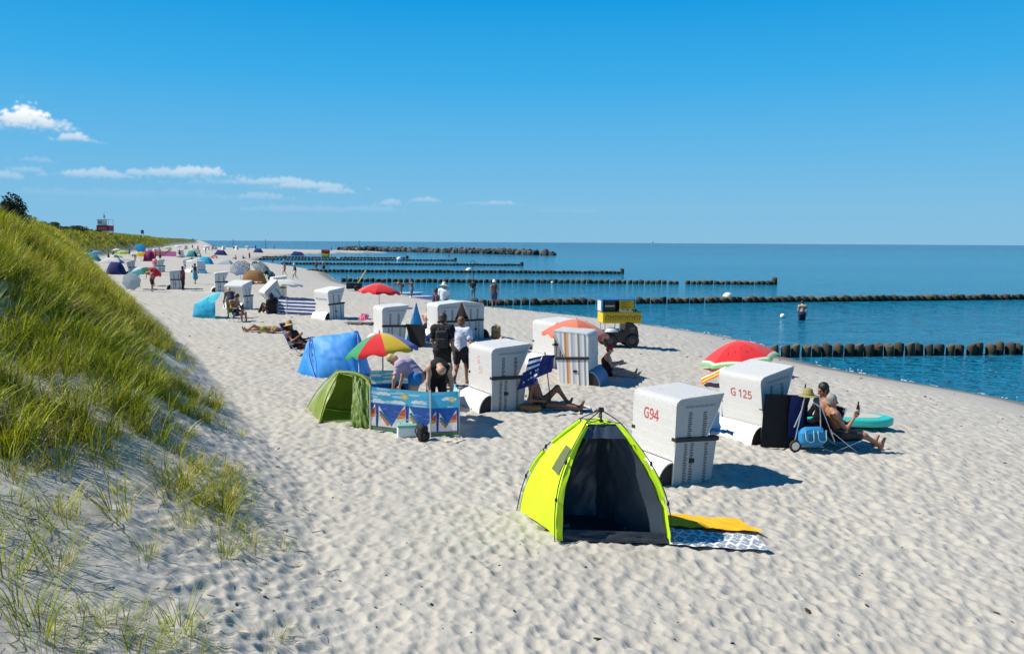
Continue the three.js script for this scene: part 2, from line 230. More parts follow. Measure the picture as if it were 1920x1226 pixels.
// ---------------------------------------------------------------- shrubs on the dune ridge
function leafCrown(seed, n, rx, ry, rz, leaf, colA, colB, cone) {
  const r = rng(seed), P = [], C = [], I = [], cl = [];
  for (let k = 0; k < 16; k++) { const a = r() * 6.28, y = r(); const w = cone ? 1 - y * .9 : Math.sqrt(1 - y * y * .8); cl.push([Math.cos(a) * rx * w * (.35 + .5 * r()), (.18 + .75 * y) * ry, Math.sin(a) * rz * w * (.35 + .5 * r()), .28 + .22 * r()]); }
  for (let k = 0; k < n; k++) {
    const c = cl[Math.floor(r() * 16)], a = r() * 6.28, b = Math.acos(2 * r() - 1), q = Math.cbrt(r()) * c[3];
    const x = c[0] + Math.sin(b) * Math.cos(a) * q * rx, y = Math.max(.02, c[1] + Math.cos(b) * q * ry * .8), z = c[2] + Math.sin(b) * Math.sin(a) * q * rz;
    const u = V(r() - .5, r() - .3, r() - .5).normalize().multiplyScalar(leaf * (.6 + .8 * r())), w = V(r() - .5, r() - .5, r() - .5).normalize().cross(u).normalize().multiplyScalar(leaf * .45), o = P.length / 3, t = r();
    P.push(x - u.x, y - u.y, z - u.z, x + w.x, y + w.y, z + w.z, x + u.x, y + u.y, z + u.z, x - w.x, y - w.y, z - w.z); I.push(o, o + 1, o + 2, o, o + 2, o + 3);
    const cc = [0, 1, 2].map(i => lerp(colA[i], colB[i], t)); for (let i = 0; i < 4; i++) C.push(...cc);
  }
  const g = new THREE.BufferGeometry(); g.setAttribute('position', new THREE.Float32BufferAttribute(P, 3)); g.setAttribute('color', new THREE.Float32BufferAttribute(C, 3)); g.setIndex(I); g.computeVertexNormals(); return g;
}
{
  const leafM = new THREE.MeshPhysicalMaterial({ vertexColors: true, roughness: .85, side: THREE.DoubleSide, transmission: .2, thickness: 0 }), barkM = std([.07, .05, .035], .95);
  const pine = leafCrown(8, 2600, 1.25, 1.7, 1.25, .09, [.018, .03, .008], [.045, .065, .018], true), bush = leafCrown(9, 2000, 1.6, 1.5, 1.6, .12, [.05, .06, .022], [.10, .11, .045]), bush2 = leafCrown(10, 2000, 2.0, 1.4, 1.8, .13, [.035, .05, .015], [.07, .09, .03]);
  const trunk = new THREE.CylinderGeometry(.05, .09, 1, 7); trunk.translate(0, .4, 0);
  const shrub = (name, crown, x, z, s, label, group) => { const o = thing(name, label, 'shrub', x, z, x * 3.1, group, -.05); o.scale.setScalar(s); put('trunk', trunk, barkM, o); put('crown', crown, leafM, o); };
  globalThis.shrubSpots = [];
  const ridge = []; for (let k = 0; k < 26; k++) { const zz = -58 - k * 5.2 - (k > 12 ? (k - 12) * 3.5 : 0); let xx = -200; while (duneward(xx, zz) > 6.2 + 2.4 * hash2(k, 8) && xx < 0) xx += .25; ridge.push([xx, zz]); };
  shrub('pine_shrub', pine, -21.9, -35.2, .8, 'dark green young pine on the top of the grassy dune', null);
  ridge.forEach(([x, z], k) => shrub('dune_shrub', k % 2 ? bush : bush2, x, z, (.62 + .5 * hash2(k, 3)) * (1 + k * .012), 'grey green shrub in the row along the dune ridge', 'shrubs along the dune ridge'));
}

// ---------------------------------------------------------------- small geometry kit
const box = (w, h, d, x = 0, y = 0, z = 0, r = 0) => { const g = r ? new RoundedBoxGeometry(w, h, d, 2, r) : new THREE.BoxGeometry(w, h, d); return g.translate(x, y, z); };
const bar = (a, b, r, r2 = r, n = 8) => { const A = V(...a), B = V(...b), L = A.distanceTo(B), g = new THREE.CylinderGeometry(r2, r, L, n); g.translate(0, L / 2, 0); return g.applyMatrix4(new THREE.Matrix4().compose(A, new THREE.Quaternion().setFromUnitVectors(V(0, 1, 0), B.clone().sub(A).normalize()), V(1, 1, 1))); };
const tube = (pts, r, n = 24, m = 7) => new THREE.TubeGeometry(new THREE.CatmullRomCurve3(pts.map(p => V(...p))), n, r, m);
const ball = (r, x, y, z, sx = 1, sy = 1, sz = 1, n = 14) => new THREE.SphereGeometry(r, n, Math.ceil(n * .7)).scale(sx, sy, sz).translate(x, y, z);
// a hanging or stretched sheet between four corners, with belly and wrinkles
function patch(a, b, c, d, { n = 18, m = 18, bulge = 0, wrinkle = 0, seed = 1, freq = 5, dir = null, edge = null } = {}) {
  const A = V(...a), B = V(...b), C = V(...c), D = V(...d), N = dir ? V(...dir) : B.clone().sub(A).cross(D.clone().sub(A)).normalize(), P = [], U = [], I = [];
  for (let j = 0; j <= m; j++) for (let i = 0; i <= n; i++) {
    const u = i / n, v = j / m, p = A.clone().lerp(B, u).lerp(D.clone().lerp(C, u), v);
    let o = bulge * 4 * Math.pow(u * (1 - u) * v * (1 - v) * 4, .75) * .5;
    if (wrinkle) o += wrinkle * ((fbm(u * freq + seed, v * freq * .6 + u * 2, 3, seed) - .5) + .5 * (1 - Math.abs(2 * fbm(u * freq * 1.6 + v * 2 + seed, v * freq - u, 2, seed + 5) - 1) - .6));
    p.addScaledVector(N, o); if (edge) p.y += edge(u, v); P.push(p.x, p.y, p.z); U.push(u, v);
  }
  for (let j = 0; j < m; j++) for (let i = 0; i < n; i++) { const q = j * (n + 1) + i; I.push(q, q + n + 1, q + 1, q + 1, q + n + 1, q + n + 2); }
  const g = new THREE.BufferGeometry(); g.setAttribute('position', new THREE.Float32BufferAttribute(P, 3)); g.setAttribute('uv', new THREE.Float32BufferAttribute(U, 2)); g.setIndex(I); g.computeVertexNormals(); return g;
}
// a sheet of some thickness swept along z over a profile in x, y
function sweep(prof, z0, z1, th, narrow = 0) {
  const n = prof.length, P = [], U = [], I = []; let L = [0]; for (let k = 1; k < n; k++) L.push(L[k - 1] + Math.hypot(prof[k][0] - prof[k - 1][0], prof[k][1] - prof[k - 1][1]));
  const nor = k => { const a = prof[Math.max(0, k - 1)], b = prof[Math.min(n - 1, k + 1)], l = Math.hypot(b[0] - a[0], b[1] - a[1]); return [-(b[1] - a[1]) / l, (b[0] - a[0]) / l]; };
  for (let side = 0; side < 2; side++) for (let k = 0; k < n; k++) for (let e = 0; e < 2; e++) { const q = nor(k); P.push(prof[k][0] + (side ? -q[0] * th : 0), prof[k][1] + (side ? -q[1] * th : 0), e ? z1 : z0); U.push(e, L[k] / L[n - 1]); }
  const at = (s, k, e) => s * n * 2 + k * 2 + e;
  for (let k = 0; k < n - 1; k++) { I.push(at(0, k, 0), at(0, k, 1), at(0, k + 1, 0), at(0, k, 1), at(0, k + 1, 1), at(0, k + 1, 0), at(1, k, 0), at(1, k + 1, 0), at(1, k, 1), at(1, k, 1), at(1, k + 1, 0), at(1, k + 1, 1)); for (let e = 0; e < 2; e++) I.push(at(0, k, e), at(0, k + 1, e), at(1, k, e), at(1, k, e), at(0, k + 1, e), at(1, k + 1, e)); }
  for (const k of [0, n - 1]) I.push(at(0, k, 0), at(1, k, 0), at(0, k, 1), at(0, k, 1), at(1, k, 0), at(1, k, 1));
  let g = new THREE.BufferGeometry(); g.setAttribute('position', new THREE.Float32BufferAttribute(P, 3)); g.setAttribute('uv', new THREE.Float32BufferAttribute(U, 2)); g.setIndex(I); g = g.toNonIndexed(); g.computeVertexNormals(); return g;
}
const crumple = (g, a, f = 9, s = 3) => { const P = g.attributes.position, N = g.attributes.normal; for (let k = 0; k < P.count; k++) { const x = P.getX(k), y = P.getY(k), z = P.getZ(k), d = a * (fbm(x * f + z * f * .7 + s, y * f - z * f * .5, 3, s) - .5) * 2; P.setXYZ(k, x + N.getX(k) * d, y + N.getY(k) * d, z + N.getZ(k) * d); } g.computeVertexNormals(); return g; };
function canvasTex(w, h, draw) { const c = document.createElement('canvas'); c.width = w; c.height = h; const x = c.getContext('2d'); draw(x, w, h); const t = new THREE.CanvasTexture(c); t.colorSpace = THREE.SRGBColorSpace; t.wrapS = t.wrapT = THREE.ClampToEdgeWrapping; t.anisotropy = 8; return t; }

// ---------------------------------------------------------------- wicker beach chairs
function weave(x, w, h, tone = 233, seed = 1, cell = 7) {
  const r = rng(seed); x.fillStyle = `rgb(${tone},${tone - 1},${tone - 5})`; x.fillRect(0, 0, w, h);
  for (let j = 0; j < h; j += cell) for (let i = (j / cell % 2) * cell; i < w; i += cell * 2) { const t = tone - 62 + r() * 30; x.fillStyle = `rgb(${t},${t},${t - 3})`; x.fillRect(i, j + cell - 3, cell * 1.7, 3); const q = tone + 4 - r() * 16; x.fillStyle = `rgb(${q},${q},${q - 4})`; x.fillRect(i + cell, j, cell, cell - 2); }
}
const slots = (x, cols, y0, y1, step, w, hh) => { const r = rng(9); x.fillStyle = 'rgb(24,24,26)'; for (const c of cols) for (let y = y0; y < y1; y += step) x.fillRect(c + (r() - .5) * 3, y + (r() - .5) * 2, w * (.75 + .4 * r()), hh); };
const weaveBump = (() => { const t = dataTex(64, (u, v) => { const j = Math.floor(v * 8), s = (u * 4 + (j % 2) * .5) % 1; return .3 + .5 * Math.sin(Math.PI * ((v * 8) % 1)) * (.6 + .4 * Math.sin(Math.PI * s)); }, 0, false); t.repeat.set(16, 16); return t; })();
const white = '#ecebe6', sideBaseTex = canvasTex(512, 512, (x, w, h) => { weave(x, w, h, 228, 3, 10); slots(x, [110, 185, 365], 14, 500, 19, 42, 9); x.fillStyle = 'rgb(205,205,203)'; x.fillRect(0, 0, 10, h); x.fillRect(w - 12, 0, 12, h); }),
  sideHoodTex = canvasTex(512, 512, (x, w, h) => { weave(x, w, h, 228, 4, 10); slots(x, [140, 300], 190, 500, 20, 42, 10); const r = rng(2); x.fillStyle = 'rgb(38,38,40)'; for (let i = 100; i < 430; i += 14) x.fillRect(i, 128 - i * .06 + r() * 4, 5, 26); x.fillStyle = 'rgb(170,170,170)'; for (let k = 0; k < 4; k++) x.fillRect(40, 70 + k * 16, 450, 2); }),
  plainTex = canvasTex(512, 512, (x, w, h) => weave(x, w, h, 226, 5, 12)), seatTex = canvasTex(256, 64, (x, w, h) => { for (let i = 0; i < 16; i++) { x.fillStyle = ['#b9c4cf', '#e8e4da', '#8b6a54', '#e8e4da'][i % 4]; x.fillRect(i * 16, 0, 16, h); } }),
  stripeTex = canvasTex(256, 64, (x, w, h) => { const c = ['#e9e6dc', '#8d97a3', '#e9e6dc', '#c9cfd6', '#8f8a80', '#eeeae0', '#d8c9d0', '#aeb9c6', '#f0ece2', '#e3b489', '#c98b5a', '#eeeae0', '#b6c0ca', '#ece8de', '#d7dadd', '#efece4']; c.forEach((q, i) => { x.fillStyle = q; x.fillRect(i * 16, 0, 16, h); }); });
const wick = (t, o = {}) => std('#ffffff', .62, { map: t, bumpMap: weaveBump, bumpScale: .010, ...o });
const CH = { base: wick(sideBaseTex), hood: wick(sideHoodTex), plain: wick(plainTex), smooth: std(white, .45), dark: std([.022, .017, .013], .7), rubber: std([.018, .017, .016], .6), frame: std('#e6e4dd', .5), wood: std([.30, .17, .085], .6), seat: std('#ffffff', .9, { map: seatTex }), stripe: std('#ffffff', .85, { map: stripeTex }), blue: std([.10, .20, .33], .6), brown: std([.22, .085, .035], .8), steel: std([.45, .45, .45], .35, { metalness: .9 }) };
const shapeGeo = (pts, th, z) => { const s = new THREE.Shape(pts.map(p => new THREE.Vector2(...p))), g = new THREE.ExtrudeGeometry(s, { depth: th, bevelEnabled: true, bevelSize: .006, bevelThickness: .006, bevelSegments: 1 }); g.translate(0, 0, z); const xs = pts.map(p => p[0]), ys = pts.map(p => p[1]), x0 = Math.min(...xs), x1 = Math.max(...xs), y0 = Math.min(...ys), y1 = Math.max(...ys), P = g.attributes.position, U = g.attributes.uv; for (let k = 0; k < P.count; k++) U.setXY(k, (P.getX(k) - x0) / (x1 - x0), (P.getY(k) - y0) / (y1 - y0)); return g; };
const HW = .555, hoodSide = [[-.37, .70], [-.405, 1.27], [-.385, 1.34], [-.32, 1.385], [-.2, 1.40], [.52, 1.47], [.545, 1.45], [.50, 1.37], [.24, .74], [.22, .70]];
const backProf = [[-.372, .40], [-.385, .70], [-.408, 1.27], [-.402, 1.31], [-.385, 1.345]], roofProf = [[-.385, 1.345], [-.36, 1.372], [-.32, 1.392], [-.2, 1.408], [.54, 1.48], [.56, 1.47]];
const apronProf = [...Array(9)].map((_, k) => { const t = (8 - k) / 8 * Math.PI / 2; return [-.385 - .28 * Math.sin(t), .39 * Math.cos(t)]; });
const G = {
  sideBase: s => shapeGeo([[-.36, 0], [.42, 0], [.47, .70], [-.37, .70]], .035, s > 0 ? HW - .035 : -HW), hoodSide: s => shapeGeo(hoodSide, .03, s > 0 ? HW - .035 : -HW + .005),
  back: sweep(backProf, -HW, HW, .025), roof: sweep(roofProf, -HW - .006, HW + .006, .03), apron: sweep(apronProf, -HW + .01, HW - .01, .02),
  apronEndShade: s => shapeGeo([[-.36, 0], [-.645, 0], ...apronProf.map(p => [p[0] + .02, p[1] - .02]).slice(1), [-.36, .37]], .012, s > 0 ? HW - .05 : -HW + .04),  // dark cap over the open apron end, standing in for the shade inside
  arm: s => box(.90, .075, .12, .06, .745, s * (HW - .03), .018), handle: s => box(.10, .07, .05, -.02, .40, s * (HW + .0), .01),
  front: join([box(.03, .34, HW * 2 - .08, .41, .19, 0), box(.5, .03, HW * 2 - .08, .17, .37, 0)]), seat: join([box(.52, .09, .52, .14, .43, -.265, .03), box(.52, .09, .52, .14, .43, .265, .03)]), rest: join([box(.09, .62, .52, -.28, .78, -.265, .03), box(.09, .62, .52, -.28, .78, .265, .03)]),
  liner: sweep([[-.33, 1.32], [-.2, 1.36], [.50, 1.43]], -HW + .03, HW - .03, .006), strut: s => bar([.24, .74, s * (HW + .006)], [.53, 1.43, s * (HW + .006)], .012), drawer: s => join([box(.02, .2, .46, .432, .18, s * .26, .006), box(.02, .02, .12, .448, .2, s * .26, .006)]), seam: s => box(.018, .70, .018, -.368, .35, s * HW, .004),
};
const gCache = {}; const gg = (k, s) => gCache[k + s] ??= G[k](s);
function markTex(lines, color, o = {}) { return canvasTex(512, 512, (x, w, h) => { weave(x, w, h, 226, 5, 12); x.fillStyle = color; x.textAlign = 'center'; x.textBaseline = 'middle'; const r = rng(4); lines.forEach(([t, px, py, size, font = 'bold', family = 'sans-serif']) => { x.save(); x.translate(px, py); x.scale(o.sx || 1, 1); x.font = `${font} ${size}px ${family}`; x.fillText(t, 0, 0); if (o.spray) { x.strokeStyle = color; x.lineWidth = 8; x.strokeText(t, 0, 0); } x.restore(); }); if (o.spray) { x.fillStyle = 'rgb(232,231,226)'; for (let k = 0; k < 900; k++) x.fillRect(r() * w, r() * h, 3 + r() * 5, 1.5); for (let j = 0; j < h; j += 14) x.fillRect(0, j, w, 2); } }); }
function beachChair(label, x, z, heading, o = {}) {
  const t = thing('beach_chair', label, 'beach chair', 0, 0, 0, o.group || 'white wicker beach chairs'), h = rad(heading), lx = o.corner ? -.36 * o.corner[0] : 0, lz = o.corner ? .56 * o.corner[1] : 0;
  const cx = x - (lx * Math.cos(h) + lz * Math.sin(h)), cz = z - (-lx * Math.sin(h) + lz * Math.cos(h));
  t.position.set(cx, landHeight(cx, cz) - .03, cz); t.rotation.order = 'YXZ'; t.rotation.set(rad(o.roll || 0), h, -rad(o.pitch || 0)); if (o.scale) t.scale.setScalar(o.scale);
  const hood = new THREE.Group(); hood.name = 'hood'; t.add(hood);
  if (o.tilt) { hood.position.set(-.05, .72, 0); hood.rotation.z = rad(o.tilt); }
  const hp = (n, g, m) => { if (o.tilt) g = g.clone().translate(.05, -.72, 0); return put(n, g, m, hood); };
  for (const s of [1, -1]) {
    put('side_panel', gg('sideBase', s), o.striped ? CH.stripe : CH.base, t); put('armrest', gg('arm', s), CH.rubber, t); put('handle', gg('handle', s), CH.dark, t); put('apron_end_shade', gg('apronEndShade', s), CH.dark, t); put('corner_strip', gg('seam', s), CH.frame, t);
    hp('side_panel', gg('hoodSide', s), o.striped ? CH.stripe : CH.hood); hp('edge_bar', gg('strut', s), CH.frame); put('footrest', gg('drawer', s), CH.plain, t);
  }
  hp('back_panel', G.back, o.mark ? wick(o.mark) : CH.plain); hp('roof', G.roof, CH.plain); hp('lining', G.liner, o.lining || CH.seat);
  put('apron', G.apron, o.apron || CH.smooth, t); put('seat_box', G.front, CH.plain, t); put('seat_cushion', G.seat, o.lining || CH.seat, t); const rest = put('backrest', G.rest, o.lining || CH.seat, o.tilt ? hood : t); if (o.tilt) rest.geometry = G.rest.clone().translate(.05, -.72, 0);
  return t;
}
const red = '#b80d18';
beachChair('white wicker beach chair with red spray lettering G94 on its back', 2.47, -11.89, 28, { corner: [1, 1], pitch: 4, scale: .97, mark: markTex([['G94', 225, 165, 128, '']], red, { sx: .80, spray: 1 }) });
beachChair('white wicker beach chair with red lettering G 125 on its back', 4.75, -14.78, 31, { corner: [1, 1], pitch: -1, tilt: 4, scale: .96, mark: markTex([['G 125', 270, 190, 118, '']], '#a8141c', { sx: .86, spray: 1 }) });
beachChair('white wicker beach chair with faded red marks beside the sailing boat windbreak', -.43, -16.94, 29, { corner: [1, 1], pitch: 2, mark: markTex([['G', 230, 150, 120, ''], ['51', 280, 270, 120, '']], '#d98a86', { sx: .7, spray: 1 }) });
beachChair('white beach chair with pastel striped sides and a blue rear apron', 2.0, -20.56, 161, { corner: [1, -1], striped: 1, apron: CH.blue, pitch: 3, mark: markTex([['G', 250, 150, 90, ''], ['107', 250, 250, 90, '']], '#b9a8a4', { sx: .7, spray: 1 }) });
beachChair('white beach chair with striped side behind the orange parasol', 1.25, -23.5, 33, { corner: [1, 1], striped: 1, pitch: 2, mark: markTex([['G', 220, 160, 90, '']], '#d9c9a8', { sx: .7 }) });
beachChair('white beach chair with a dark screen and a blue tent beside it', -4.5, -27.6, 26, { corner: [1, 1], pitch: 2, mark: markTex([['I', 230, 180, 150, ''], ['I', 280, 260, 150, '']], '#d9b4c0', { sx: .6 }) });
beachChair('white beach chair in front of the walking couple, hood toward the sea', -2.75, -29.6, 27, { corner: [1, 1], pitch: 1 });
beachChair('white beach chair turned to show its brown inside', -1.72, -31.2, 212, { lining: CH.brown });
beachChair('white beach chair with blue lettering on its back beside the striped windbreak', -8.45, -37.0, 48, { corner: [1, 1], pitch: -3, mark: markTex([['Fischerhus', 256, 200, 84, 'bold']], '#1d5a7a', { sx: .95 }) });
beachChair('white beach chair with its hood tipped far back', -12.35, -41.6, 32, { tilt: 38, mark: markTex([['G', 256, 160, 80, '']], '#c98a4a', { sx: .8 }) });
beachChair('white beach chair with a small orange emblem seen squarely from behind', -14.6, -42.6, 74, { tilt: 8, mark: markTex([['G', 256, 120, 110, ''], ['R', 256, 215, 110, '']], '#b8713a', { sx: .6 }) });
beachChair('white beach chair below the pair of patterned parasols', -21.0, -57.5, 22, {});
beachChair('white beach chair under the white parasol behind the striped windbreak', -15.4, -52.4, 24, {});
beachChair('white beach chair next to the standing person in purple', -25.4, -59.4, 17, { corner: [1, 1], mark: markTex([['G', 230, 180, 90, '']], '#cfc6b0') });
beachChair('white beach chair leaning by the dark blue shelter', -40.6, -85.5, 24, { tilt: 14 });
[[-40.2, -91.5, 25, 5], [-38.4, -95, 8, 10], [-37.2, -93, 60, 0], [-35.6, -91, 150, -5]].forEach(([x, z, h, k]) => beachChair('white beach chair in the cluster behind the red parasol', x, z, h, { tilt: k, group: 'beach chairs behind the red parasol' }));
[[-84, -186, 20], [-82.3, -187, 24], [-80.5, -188, 30], [-78.6, -190, 20], [-86, -193, 40], [-76.5, -185, 160], [-74, -186, 30]].forEach(([x, z, h]) => beachChair('white beach chair in the cluster behind the pink windbreak', x, z, h, { group: 'beach chairs behind the pink windbreak' }));
[[-122, -300], [-119, -303], [-117, -306], [-114, -300], [-112, -303], [-108, -300], [-104.5, -304], [-100, -302]].forEach(([x, z], k) => beachChair('white beach chair in the far row by the sand spit', x, z, 15 + 23 * (k % 4), { group: 'beach chairs in the far row' }));

// ---------------------------------------------------------------- parasols
function parasol(label, x, z, o) {                      // o: r, h (apex), drop, tilt, az (degrees, where it tips), colors, base
  const t = thing('parasol', label, 'parasol', x, z, 0, o.group), n = o.ribs || 8, R = o.r, drop = o.drop ?? R * .42, top = V(0, o.h, 0), az = rad(o.az || 0);
  const pole = std(o.pole || [.55, .55, .55], .4, { metalness: .5 }), cp = new THREE.Group(); cp.name = 'canopy';
  const ax = V(Math.sin(az), 0, Math.cos(az)), q = new THREE.Quaternion().setFromAxisAngle(V(Math.cos(az + Math.PI / 2), 0, -Math.sin(az + Math.PI / 2)), rad(o.tilt || 0));
  const hinge = V(0, o.h - drop - .1, 0), bend = o.bendAtGround ? V(0, 0, 0) : hinge;
  cp.position.copy(bend); cp.quaternion.copy(q); t.add(cp);
  if (o.bendAtGround) put('pole', bar([0, -.25, 0], [0, o.h, 0], .016), pole, cp); else { put('pole', bar([0, -.3, 0], hinge.toArray(), .018), pole, t); put('pole', bar([0, 0, 0], [0, o.h - hinge.y + .06, 0], .014), pole, cp); }
  const y0 = o.h - bend.y, S = 8, T = 8;
  for (let k = 0; k < n; k++) {
    const P = [], U = [], I = [], a0 = k / n * 6.28318 + (o.spin || 0), a1 = (k + 1) / n * 6.28318 + (o.spin || 0);
    for (let j = 0; j <= S + 1; j++) for (let i = 0; i <= T; i++) {
      const s = Math.min(j / S, 1), u = i / T, e = 4 * u * (1 - u), rr = R * s, px = lerp(Math.cos(a0), Math.cos(a1), u) * rr * (1 - .03 * e * s), pz = lerp(Math.sin(a0), Math.sin(a1), u) * rr * (1 - .03 * e * s);
      let py = y0 - drop * Math.pow(s, 1.75) + .05 * R * e * s * s * .6; if (j > S) py -= (o.valance ?? .10) * R * (.8 + .35 * Math.sin(u * 9.42)); P.push(px, py, pz); U.push(u, s);
    }
    for (let j = 0; j <= S; j++) for (let i = 0; i < T; i++) { const b = j * (T + 1) + i; I.push(b, b + T + 1, b + 1, b + 1, b + T + 1, b + T + 2); }
    const g = new THREE.BufferGeometry(); g.setAttribute('position', new THREE.Float32BufferAttribute(P, 3)); g.setAttribute('uv', new THREE.Float32BufferAttribute(U, 2)); g.setIndex(I); g.computeVertexNormals();
    put('panel', g, o.mats[k % o.mats.length], cp);
    const mid = .55; if (R > .5) put('rib', join([bar([0, y0 - .02, 0], [Math.cos(a0) * R * mid, y0 - drop * Math.pow(mid, 1.75) - .012, Math.sin(a0) * R * mid], .004, .004, 5), bar([Math.cos(a0) * R * mid, y0 - drop * Math.pow(mid, 1.75) - .012, Math.sin(a0) * R * mid], [Math.cos(a0) * R, y0 - drop - .012, Math.sin(a0) * R], .004, .004, 5)]), pole, cp);
  }
  put('finial', join([bar([0, y0 - .01, 0], [0, y0 + .07, 0], .012, .006), ball(.02, 0, y0 + .01, 0)]), o.tip || pole, cp);
  return t;
}
const F = { red: cloth([.72, .012, .018], .3), salmon: cloth([.62, .12, .10], .3), yellow: cloth([.75, .50, .02], .3), green: cloth([.01, .30, .10], .3), blue: cloth([.012, .07, .36], .3), orange: cloth([.80, .25, .12], .35), orange2: cloth([.72, .16, .08], .35), white: cloth([.74, .72, .66], .3), cream: cloth([.62, .60, .42], .3), sky: cloth([.03, .30, .62], .3), lime: cloth([.42, .55, .06], .3), teal: cloth([.06, .36, .36], .3), pink: cloth([.72, .20, .26], .3), magenta: cloth([.32, .01, .12], .3), navy: cloth([.008, .018, .13], .2), pale: cloth([.52, .60, .62], .35), lilac: cloth([.36, .40, .66], .35), cyan: cloth([.01, .44, .66], .3), brown: cloth([.34, .17, .05], .3), black: std([.006, .006, .008], .85), hot: cloth([.62, .02, .05], .3) };
const melonTex = canvasTex(256, 256, (x, w, h) => { x.fillStyle = '#ef1f27'; x.fillRect(0, 0, w, h); x.fillStyle = '#e9efd8'; x.fillRect(0, 0, w, h * .12); x.fillStyle = '#7cc07a'; x.fillRect(0, 0, w, h * .06); x.fillStyle = '#23100c'; for (const [a, b] of [[.25, .42], [.6, .36], [.78, .55], [.42, .62]]) { x.beginPath(); x.ellipse(a * w, b * h, 7, 12, 0, 0, 7); x.fill(); } });
const dotTex = canvasTex(128, 128, (x, w, h) => { x.fillStyle = '#b9c3c4'; x.fillRect(0, 0, w, h); const r = rng(6); for (let k = 0; k < 90; k++) { x.fillStyle = ['#59636e', '#d9dfdf', '#7f8b3f', '#6f7fae', '#e4e6e2'][k % 5]; x.beginPath(); x.arc(r() * w, r() * h, 4 + r() * 5, 0, 7); x.fill(); } });
const dotM = cloth('#ffffff', .35, { map: dotTex });
// the sheet's v runs from tip (0) to rim (1): flip the melon print so that its rind lies on the rim
melonTex.flipY = true;
parasol('open parasol in red, yellow, green and blue wedges behind the sailing boat windbreak', -2.83, -17.35, { r: .80, h: 1.62, drop: .42, tilt: 9, az: 150, spin: .52, mats: [F.yellow, F.red, F.green, F.red, F.green, F.yellow, F.blue, F.blue].map((m, k) => [F.yellow, F.red, F.green, F.blue, F.red, F.green, F.yellow, F.blue][k]), tip: F.red });
parasol('large plain red parasol on a pole in the open sand near the water', -7.6, -45.6, { r: 1.22, h: 1.40, drop: .48, mats: [F.red], tilt: 4, az: 10 });
parasol('orange parasol between the two striped beach chairs', 1.78, -22.3, { r: .95, h: 1.60, drop: .42, mats: [F.orange, F.orange2], tilt: 3 });
parasol('watermelon print parasol set low over the sand', 7.2, -25.0, { r: 1.24, h: 1.02, drop: .60, bendAtGround: 0, tilt: 10, az: 180, spin: .2, valance: .03, mats: [cloth('#ffffff', .35, { map: melonTex })] });
parasol('cream parasol over a beach chair beside the blue striped windbreak', -14.6, -51.6, { r: 1.08, h: 1.28, drop: .30, mats: [F.white, F.white, F.cream], tilt: 6, az: 0 });
parasol('dotted grey parasol tilted over the brown shelter, the paler one', -24.2, -71.2, { r: .95, h: 1.85, drop: .5, tilt: 48, az: 120, mats: [dotM, dotM, F.lilac] });
parasol('dotted grey parasol tilted over the brown shelter, with green patches', -22.6, -71.8, { r: .95, h: 1.9, drop: .5, tilt: 44, az: 60, mats: [dotM, F.pale, dotM, cloth([.10, .12, .03], .3)] });
parasol('white parasol standing on its rim like a disc by the grass', -27.0, -56.6, { r: .66, h: .95, drop: .18, bendAtGround: 0, tilt: 82, az: 100, mats: [F.pale], valance: .02 });
parasol('tilted parasol in pale blue, teal and green wedges', -27.4, -58.8, { r: .78, h: 1.62, drop: .36, tilt: 28, az: 170, mats: [F.lilac, F.pale, F.teal, F.green, F.sky, F.teal, F.green, F.sky] });
parasol('red parasol behind the green and blue one, people under it', -28.6, -63.5, { r: .75, h: 1.45, drop: .4, tilt: 25, az: -20, mats: [F.red, F.hot] });
[[-69.5, -134, .95, 1.7, F.sky, 'bright blue and white parasol close to the dune grass', 0, F.sky], [-70.5, -143, .9, 2.0, F.cream, 'pale cream parasol in the far cluster by the dune', 0, F.cream], [-66.2, -134, 1.0, 1.1, F.white, 'white and green parasol low over the sand by the dune', 10, F.green], [-67.5, -139, 1.1, 1.7, F.lime, 'lime green parasol in the far cluster by the dune', 8, F.lime], [-66.3, -143, .95, 2.55, F.sky, 'round blue parasol raised highest in the far cluster', 55, F.sky], [-63, -136, 1.05, 1.55, F.yellow, 'yellow parasol beside the dark red shelter', 15, F.yellow], [-80, -186, 1.1, 2.1, F.cream, 'pale parasol above the far white beach chairs', 12, F.cream], [-72, -182, 1.2, 1.7, F.cream, 'cream and teal parasol beside the far teal shelter', 40, F.pale], [-100, -240, 1.2, 2.0, F.white, 'small white parasol far along the dune foot', 5, F.white]]
  .forEach(([x, z, r, h, m, label, tilt, m2]) => parasol(label, x, z, { r, h, drop: r * .42, tilt, az: 110, mats: [m, m2] }));

